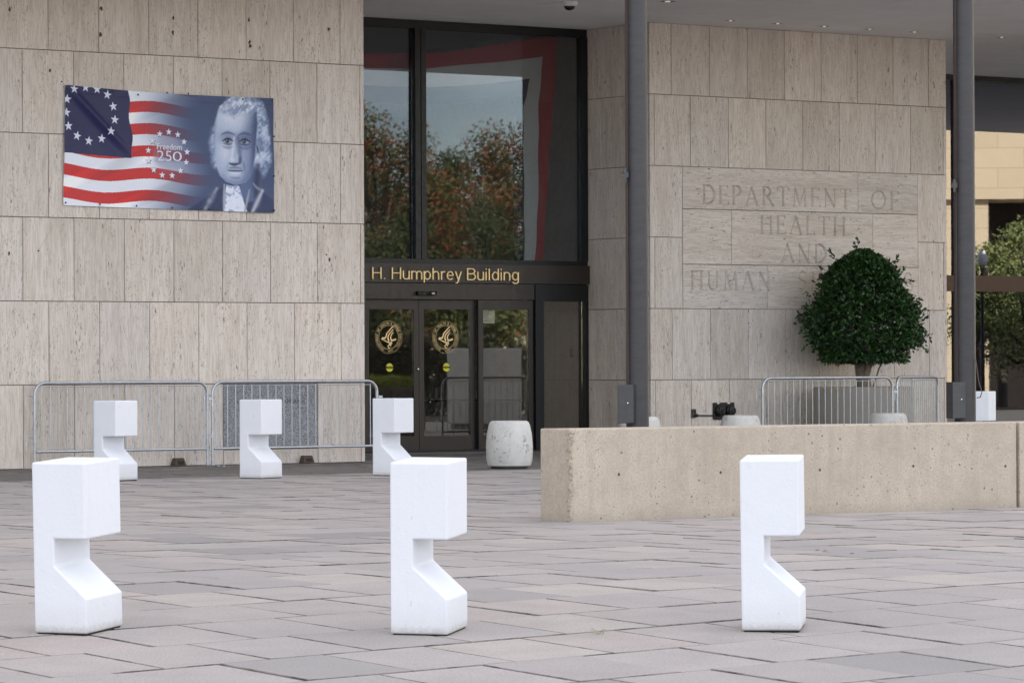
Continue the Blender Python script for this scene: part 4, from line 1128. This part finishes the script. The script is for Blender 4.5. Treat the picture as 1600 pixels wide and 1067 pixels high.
for p in ((778, 385), (843, 405), (888, 457), (910, 530), (905, 605), (865, 665), (805, 700), (735, 697), (675, 658), (637, 592), (635, 518), (662, 450), (713, 400)):
    img = star(img, nrm(*p)[0] + .003, nrm(*p)[1] + .004, .035, (.25, .28, .42)); img = star(img, *nrm(*p), .031, (.90, .91, .96))
# a plain portrait bust of a grey haired man in an old fashioned coat, in blue monotone
XK, YK = X, Y
X, Y = (X - 1.735) / .97 + 1.755, (Y - .040) / .96                 # the head sits a little below the top hem
def ell(cx, cy, rx, ry, soft=.15, rot=0.0):
    dx, dy = X - cx, Y - cy; c_, s_ = math.cos(rot), math.sin(rot)
    d_ = np.hypot((dx * c_ + dy * s_) / rx, (-dx * s_ + dy * c_) / ry); return 1 - sm(1 - soft, 1 + soft, d_)
def vnoise(fx, fy, seed, rot=0.0):
    g_ = np.random.default_rng(seed).random((64, 128))
    c_, s_ = math.cos(rot), math.sin(rot)
    x, y = ((X * c_ + Y * s_ + 3) * fx) % 120, ((-X * s_ + Y * c_ + 3) * fy) % 60
    i, j = x.astype(int), y.astype(int); a_, b_ = x - i, y - j; a_, b_ = a_ * a_ * (3 - 2 * a_), b_ * b_ * (3 - 2 * b_)
    return (g_[j, i] * (1 - a_) + g_[j, i + 1] * a_) * (1 - b_) + (g_[j + 1, i] * (1 - a_) + g_[j + 1, i + 1] * a_) * b_
def seg(x0, y0, x1, y1, w_, bow=0.0):                               # a soft brush stroke
    dx, dy = x1 - x0, y1 - y0; l = math.hypot(dx, dy)
    t = np.clip(((X - x0) * dx + (Y - y0) * dy) / l ** 2, 0, 1)
    px, py = x0 + t * dx - dy / l * bow * 4 * t * (1 - t), y0 + t * dy + dx / l * bow * 4 * t * (1 - t)
    return np.exp(-(np.hypot(X - px, Y - py) / (w_ * (.45 + .55 * np.sin(np.pi * np.clip(t, .08, .92))))) ** 2)
curl = .45 * vnoise(20, 26, 1, .5) + .35 * vnoise(42, 46, 2, -.4) + .2 * vnoise(80, 80, 3)
strand = .6 * vnoise(60, 9, 6, .9) + .4 * vnoise(90, 14, 7, .7)
grain = vnoise(110, 58, 9) - .5
wobx = .05 * (vnoise(10, 12, 4) - .5)
dark, mid, skin, lite = np.array((.12, .155, .29)), np.array((.34, .41, .57)), np.array((.70, .75, .86)), np.array((.90, .92, .98))
bgd = np.array((.20, .265, .42))
# coat
body = sm(.0, .03, Y - (.70 + .62 * np.abs(X - 1.76) ** 1.25)) * (X > 1.15)
img = lay(img, body, dark * 1.15); img = lay(img, body * (.35 * curl), mid)
# hair mass behind the head
hm = np.clip(ell(1.80, .27, .285 + wobx, .34 + wobx, .10) + ell(1.555, .42, .115 + wobx, .20, .25) + ell(1.97, .44, .115 + wobx, .23, .25), 0, 1)
img = lay(img, hm, np.array((.50, .57, .71))); img = lay(img, hm * sm(.35, .65, .65 * curl + .35 * strand), np.array((.74, .79, .88))); img = lay(img, hm * sm(.58, .75, .5 * strand + .5 * curl) * .55, lite); img = lay(img, hm * sm(.40, .28, curl) * .5, mid)
img = lay(img, ell(1.84, .74, .155, .17, .12), mid); img = lay(img, seg(1.95, .58, 1.93, .86, .05) * .7, dark)   # neck
# head, turned a little to the left
hx = X - 1.735 + .03 * np.sin((Y - .1) * 4)
wd = np.interp(Y[:, :1], [-.045, -.02, .05, .2, .35, .5, .6, .68, .735, .76], [.0, .10, .195, .226, .226, .212, .19, .160, .10, .0])
face = (1 - sm(-.012, .012, np.abs(hx) - wd)) * (Y > -.1)
img = lay(img, face, skin)
img = lay(img, face * sm(.02, .20, hx) * .80, mid); img = lay(img, face * sm(.14, .235, hx) * .6, dark)
img = lay(img, face * sm(-.19, -.24, hx) * .6, mid); img = lay(img, face * sm(.60, .74, Y) * .55, mid)
img = lay(img, face * ell(1.68, .13, .14, .10, .9) * .75, lite); img = lay(img, face * ell(1.60, .46, .055, .09, .9) * .6, lite)
img = lay(img, face * ell(1.70, .665, .07, .045, .9) * .55, lite); img = lay(img, face * ell(1.84, .48, .05, .10, .9) * .25, skin)
img = lay(img, face * sm(.20, .13, Y + 1.6 * hx * hx + .06 * curl), np.array((.56, .62, .75))); img = lay(img, face * sm(.20, .13, Y + 1.6 * hx * hx + .06 * curl) * sm(.40, .66, .5 * strand + .5 * curl), lite * .97)              # hairline
for ex, a_, sgn in ((1.635, .42, -1), (1.815, .62, 1)):
    img = lay(img, face * ell(ex, .335, .085, .055, .8) * a_, mid * .9)
    img = lay(img, ell(ex, .362, .047, .021, .35), skin * .85); img = lay(img, ell(ex - .008, .362, .019, .019, .4), dark); img = lay(img, ell(ex - .014, .355, .006, .006, .5), lite)
    img = lay(img, seg(ex - .055, .362, ex + .055, .362, .011, -.020) * .95, dark * .6)             # upper lid
    img = lay(img, seg(ex - .045, .384, ex + .045, .384, .008, .008) * .6, dark); img = lay(img, seg(ex - .05, .415, ex + .055, .41, .014, .012) * .4, mid * .7)
    img = lay(img, seg(ex - .066, .306, ex + .066, .302, .011, -.018) * .6, dark * 1.4)            # brow
img = lay(img, seg(1.745, .33, 1.765, .50, .030) * .6, mid * .8); img = lay(img, seg(1.70, .33, 1.675, .52, .018) * .65, lite)
img = lay(img, ell(1.682, .535, .026, .022, .8) * .7, lite); img = lay(img, seg(1.655, .565, 1.755, .560, .013, .010) * .9, dark); img = lay(img, ell(1.765, .535, .018, .03, .7) * .6, dark)
img = lay(img, seg(1.635, .56, 1.618, .63, .010) * .15, mid * .7); img = lay(img, seg(1.80, .55, 1.815, .62, .012) * .25, dark)
img = lay(img, seg(1.64, .628, 1.79, .626, .009, .004) * .8, dark); img = lay(img, seg(1.655, .608, 1.775, .606, .013, -.005) * .45, mid * .7)
img = lay(img, seg(1.665, .652, 1.765, .650, .013) * .55, lite); img = lay(img, seg(1.67, .69, 1.76, .69, .013, .006) * .35, mid * .7)
img = lay(img, seg(1.96, .36, 1.965, .47, .022) * .7, skin * .8); img = lay(img, seg(1.945, .40, 1.955, .46, .009) * .8, dark)   # ear
img = lay(img, seg(1.58, .70, 1.76, .755, .02, .02) * .5 * (1 - face), dark)
# neckcloth, collar and lapels
tie = (1 - sm(-.008, .008, np.abs(X - 1.685 - .10 * (Y - .75)) - (.07 + .22 * np.clip(Y - .77, 0, 1)))) * sm(.755, .785, Y + .12 * np.abs(X - 1.70))
img = lay(img, tie, lite); img = lay(img, tie * sm(.50, .60, curl) * .6, mid * 1.3)
img = lay(img, seg(1.60, .76, 1.59, 1.02, .014), lite * .75); img = lay(img, seg(1.86, .80, 1.80, 1.02, .012), lite * .7)
img = lay(img, seg(1.90, .74, 2.0, .80, .014, .01) * .8, lite * .7); img = lay(img, seg(2.0, .80, 1.87, 1.03, .026), lite * .8); img = lay(img, seg(1.52, .80, 1.38, 1.02, .03) * (.4 + .6 * curl), lite * .75)
X, Y = XK, YK
bl_ = sm(1.36, 1.46, X)
img = np.clip(img * (1 + (.05 * grain * bl_)[..., None]), 0, 1)
def fpos(s_, t):
    a = (cTL[0] + (cTR[0] - cTL[0]) * s_, cTL[1] + (cTR[1] - cTL[1]) * s_ - .035 * math.sin(math.pi * s_) * 0); b = (cBL[0] + (cBR[0] - cBL[0]) * s_, cBL[1] + (cBR[1] - cBL[1]) * s_)
    return a[0] + (b[0] - a[0]) * t, a[1] + (b[1] - a[1]) * t
uu_ = (cTL[0] + (cTR[0] - cTL[0]) * ss_) * (1 - ts_) + (cBL[0] + (cBR[0] - cBL[0]) * ss_) * ts_
zz_ = (cTL[1] + (cTR[1] - cTL[1]) * ss_) * (1 - ts_) + (cBL[1] + (cBR[1] - cBL[1]) * ss_) * ts_
zz_ -= .028 * np.sin(np.pi * ss_) * (1 - ts_)
dl = (ts_ - 1.72 * ss_) / 1.99                                       # distance from the fold that runs from the top left corner
fold = .030 * np.exp(-(dl / .022) ** 2) * sm(0., .05, ss_) * (1 - sm(.20, .36, ss_)) - .014 * np.exp(-((dl - .05) / .03) ** 2) * (1 - sm(.2, .36, ss_))
d2_ = ((1 - ss_) * 2.09 - .28 * ts_) ; fold2 = .012 * np.exp(-(d2_ / .03) ** 2) * sm(.05, .3, ts_)
nn2_ = -.035 - fold - fold2 - .006 * np.sin(ss_ * 17 + ts_ * 5) - .005 * np.sin(ts_ * 13 - ss_ * 6) - .004 * np.sin(ss_ * 40) * (ts_ < .06)
P_ = np.stack([uu_, nn2_, zz_], -1).reshape(-1, 3) - np.array(BASE[bn.name])
ii = np.arange(NX * NY).reshape(NY, NX)
fc = np.stack([ii[1:, :-1], ii[1:, 1:], ii[:-1, 1:], ii[:-1, :-1]], -1).reshape(-1, 4)
me = bpy.data.meshes.new('banner_print')
me.vertices.add(len(P_)); me.vertices.foreach_set('co', P_.ravel())
me.loops.add(fc.size); me.loops.foreach_set('vertex_index', fc.ravel())
me.polygons.add(len(fc)); me.polygons.foreach_set('loop_start', np.arange(0, fc.size, 4)); me.update(); me.validate()
at_ = me.color_attributes.new('print', 'FLOAT_COLOR', 'POINT')
at_.data.foreach_set('color', np.concatenate([lin(img).reshape(-1, 3), np.ones((NX * NY, 1))], 1).astype(np.float32).ravel())
me.shade_smooth()
g = G('printed_vinyl'); ca_ = g.n('ShaderNodeVertexColor', layer_name='print').outputs[0]
v = g.obj(jitter=False)
M['vinyl'] = g.set(Base_Color=ca_, Roughness=.5, Normal=g.bump(g.noise(v, 2.2, 4, .5), .25, .02))
link('banner_print', me, M['vinyl'], bn)
def bpos(px, py):
    x, t = nrm(px, py); return fpos(x / 2.09, t)
M['print_white'] = plain('white_print', (.82, .83, .90), .5, 0, 0, .03)
for txt, (x0, y0), (x1, y1), off in (('Freedom', (688, 519), (865, 482), .004), ('25', (690, 600), (792, 530), -.008), ('0', (800, 602), (865, 536), -.008)):
    tm = text_mesh(txt, 1, 0, 1.0, off); a, b = bpos(x0, y0), bpos(x1, y1)
    fit_text(tm, a[0], b[0], a[1], b[1], -.062, BASE[bn.name]); link('print_lettering', tm, M['print_white'], bn)
for (px, py) in ((552, 116), (757, 102), (910, 108), (1306, 148), (1525, 160), (1535, 428), (1535, 710), (1535, 962), (1060, 955), (800, 942), (548, 928), (293, 917), (58, 905), (66, 72), (380, 92)):
    a = bpos(px, py + (14 if py < 200 else -8 if py > 880 else 0)); lathe_n(a[0], a[1], -.062, [(.014, 0), (.012, .004), (.005, .004)], 10).build('grommet', M['dark_metal'], bn)
for (c_, px, py) in (((-1.575, 5.19), 515, 46), ((-1.575, 3.59), 510, 398), ((-4.96, 3.63), 60, 392), ((-4.925, 5.255), 96, 128)):
    a = at(-.004, px, py)
    q = MB(); q.tube([(c_[0], -.05, c_[1]), ((c_[0] + a[0]) / 2, -.03, (c_[1] + a[1]) / 2 - .01), (a[0], -.012, a[1])], .0016, 5); q.build('rope', M['cord'], bn)
    lathe_n(a[0], a[1], -.003, [(.010, 0), (.010, .012), (.006, .02)], 10).build('anchor', M['stain'], bn)

# ------------------------------------------------------------------ small growth in the joints
for px, py, k, lab in ((938, 990, 9, 'tuft of pale green weeds in a paver joint, centre foreground'),):
    p = ghit(px, py); q = MB()
    for i in range(k):
        a = rs.uniform(0, 6.3); h = rs.uniform(.02, .04); b = Vector((rs.uniform(-.02, .02), rs.uniform(-.01, .01), 0)); l = Vector((math.cos(a), math.sin(a), 0))
        q.add([b - l.orthogonal() * .003, b + l.orthogonal() * .003, b + l * .02 + Vector((0, 0, h * .6)), b + l * .05 + Vector((0, 0, h))], [(0, 1, 2), (1, 3, 2)])
    o = link('weed_tuft', q.mesh('weed_tuft'), M['grass'], None, p); tag(o, lab, 'weed', 'weeds in the paver joints')
for px, py, lab in ((1291, 862.5, 'rust brown fallen leaf in the long open joint'), (1279, 861, 'second brown fallen leaf in the open joint, left of the other'), (1333, 866.5, 'brown leaf scrap at the right end of the open joint')):
    p = ghit(px, py) + Vector((0, 0, .006)); q = MB(); leaf_card(q, Vector((-.03, 0, 0)), Vector((1, .1, .12)).normalized(), Vector((0, 0, 1)), .045, .014)
    tag(link('fallen_leaf', q.mesh('fallen_leaf'), M['dead_leaf'], None, p), lab, 'leaf', 'fallen leaves on the pavers')

# ------------------------------------------------------------------ across the street (seen in the glass)
def street_tree(p, h, cr_, mat, label, k=2600, seed=1, ls=.15):
    r_ = random.Random(seed)
    t = thing('street_tree', label, 'tree', p, 0, 'trees across the street')
    q = MB(); q.tube([(0, 0, -.1), (.05, 0, h * .2), (0, .05, h * .45), (.1, 0, h * .8)], [.16, .13, .10, .03], 8)
    lobes = []
    for i in range(13):
        a = r_.uniform(0, 6.28); zc = h * r_.uniform(.28, .86); rc = cr_ * r_.uniform(.25, .7) * (1.15 - zc / h * .6)
        c_ = Vector((math.cos(a) * rc, math.sin(a) * rc, zc)); lobes.append((c_, cr_ * r_.uniform(.32, .55)))
        q.tube([(0, 0, h * .3), tuple(c_ * .6 + Vector((0, 0, zc * .3))), tuple(c_)], [.07, .05, .02], 5)
    link('trunk', q.mesh('trunk', 50), M['bark_dark'], t)
    q = MB()
    for i in range(k):
        c_, rad = lobes[r_.randrange(len(lobes))]
        d_ = Vector((r_.gauss(0, 1), r_.gauss(0, 1), r_.gauss(0, 1))).normalized()
        leaf_card(q, c_ + d_ * rad * r_.random() ** .45, Vector((r_.gauss(0, 1), r_.gauss(0, 1), r_.gauss(0, 1))).normalized(), d_, ls * r_.uniform(.6, 1.2), ls * .28)
    link('crown', q.mesh('crown'), mat, t)
    return t
for i, (px, yt, sv, cr_, mt) in enumerate(((600, 188, 122, 2.6, 'leaf_autumn'), (560, 240, 126, 2.4, 'leaf_green'), (665, 300, 118, 2.2, 'leaf_autumn'), (695, 255, 130, 1.7, 'leaf_green'), (735, 300, 121, 2.3, 'leaf_autumn'),
                                       (795, 232, 127, 2.3, 'leaf_autumn'), (850, 270, 124, 2.4, 'leaf_green'), (640, 345, 112, 2.2, 'leaf_green'), (765, 350, 112, 2.2, 'leaf_green'), (900, 290, 118, 2.6, 'leaf_autumn'))):
    v_ = depth(px, 570, sv); h = EYE + (570 - yt) / F * sv
    p = mirror(v_, NG); p.z = -.03
    street_tree(p, h * 1.17, cr_, M[mt], 'autumn street tree with mixed rust and green leaves across the road', 9000, 30 + i)
for i, (px, yt, sv, cr_) in enumerate(((1565, 300, 104, 1.5), (1610, 330, 101, 1.6), (1525, 345, 103, 1.1), (1650, 300, 106, 1.8))):
    v_ = depth(px, 567, sv); p = mirror(v_, NR); p.z = -.03
    street_tree(p, EYE + (567 - yt) / F * sv, cr_, M['leaf_olive'], 'upright olive green street tree before the tan stone building', 4600, 60 + i, .12)
for j, (pxa, pxb, sv, hh) in enumerate(((520, 760, 110, 2.3), (740, 960, 111, 2.0))):
    A_, B_ = mirror(depth(pxa, 570, sv), NG), mirror(depth(pxb, 570, sv), NG)
    A_.z = B_.z = -.03; d_ = B_ - A_; r_ = random.Random(80 + j)
    hd = thing('hedge', 'dark clipped hedge under the street trees', 'hedge', A_, 0, 'hedges across the street'); q = MB()  # unseen foliage row added to keep the door glass reflections dark
    for i in range(9000):
        f = r_.random(); c_ = d_ * f + Vector((r_.uniform(-.6, .6), r_.uniform(-.6, .6), hh * r_.random() ** .7 * (.85 + .15 * math.sin(f * 23))))
        leaf_card(q, c_, Vector((r_.gauss(0, 1), r_.gauss(0, 1), r_.gauss(0, 1))).normalized(), Vector((0, 0, 1)), .2 * r_.uniform(.6, 1.2), .06)
    link('foliage', q.mesh('foliage'), M['leaf_hedge'], hd)
vb = depth(1560, 567, 122); pb = mirror(vb, NR); pb.z = 0
rdv = ray(1560, 567); rd = rdv - N * (2 * rdv.dot(N)); ang = math.atan2(rd.y, rd.x)
tb = thing('stone_building', 'sunlit tan limestone building across the road', 'building', pb, ang - math.pi / 2)
TA, TB_ = -13, 9
zb = EYE + (567 - 311) / F * 122
q = MB(); q.box(TA, TB_, 0, 18, zb, zb + 15); link('upper_wall', q.mesh('upper_wall'), M['tan'], tb)
q = MB(); q.box(TA, TB_, 3, 18, 0, zb - .002); link('ground_floor', q.mesh('ground_floor'), M['bronze'], tb)
for i in range(4):
    q = MB(); q.box(TA + .5 + i * 6.4, TA + 1.9 + i * 6.4, .2, 1.4, 0, zb - .004); link('pillar', q.mesh('pillar'), M['tan'], tb)
cabp = mirror(depth(757, 620, 86), NG); cabp.z = 0
uc_ = thing('utility_cabinet', 'white steel utility cabinet standing on the plaza near the road', 'cabinet', cabp, R(20))
q = MB(); q.box(-.66, .66, -.45, .45, .12, 1.76); me = q.mesh('cabinet_body'); bevel(me, .02, 2); link('cabinet_body', me, M['white_plastic'], uc_)
q = MB(); q.box(-.60, .60, -.40, .40, 0, .118); link('plinth', q.mesh('plinth'), M['sill'], uc_)
for x in (-.645, .015):
    q = MB(); q.box(x, x + .63, -.472, -.452, .2, 1.68);
    link('cabinet_door', q.mesh('cabinet_door'), M['white_plastic'], uc_)
q = MB(); q.box(-.03, .0, -.492, -.473, .9, 1.05); link('handle', q.mesh('handle'), M['dark_metal'], uc_)
plp = mirror(depth(612, 640, 84), NG); plp.z = 0
pb_ = thing('planter_box', 'dark square planter box with yellow green flowers', 'planter', plp, R(15))
q = MB(); q.box(-.62, .62, -.5, .5, 0, .92); me = q.mesh('box'); bevel(me, .02, 2); link('box', me, M['door_dark'], pb_)
q = MB()
for i in range(900):
    c_ = Vector((rs.uniform(-.55, .55), rs.uniform(-.42, .42), .92 + rs.random() * .25)); leaf_card(q, c_, rdir(), rdir(), rs.uniform(.06, .1), .03)
M['flowers'] = leaf_mat('yellow_green_flowers', [(.25, .32, .03), (.40, .45, .05), (.15, .22, .03)], .6)
link('flowers', q.mesh('flowers'), M['flowers'], pb_)
vp = mirror(depth(1535, 567, 98), NR); vp.z = -.03
lp = thing('street_lamp', 'twin globe street lamp across the road', 'street lamp', vp)
q = MB(); q.lathe([(.12, 0), (.10, .3), (.05, .5), (.045, 3.65)], 14); q.tube([(-.19, 0, 3.86), (0, 0, 3.65), (.19, 0, 3.86)], .03, 8); link('post', q.mesh('post', 40), M['dark_metal'], lp)
for x in (-.35, .35):
    q = MB(); q.lathe([(.04, 3.86), (.09, 3.93), (.10, 4.04), (.06, 4.15), (.02, 4.24)], 16, (x * .55, 0)); link('globe', q.mesh('globe', 60), M['white_plastic'], lp)
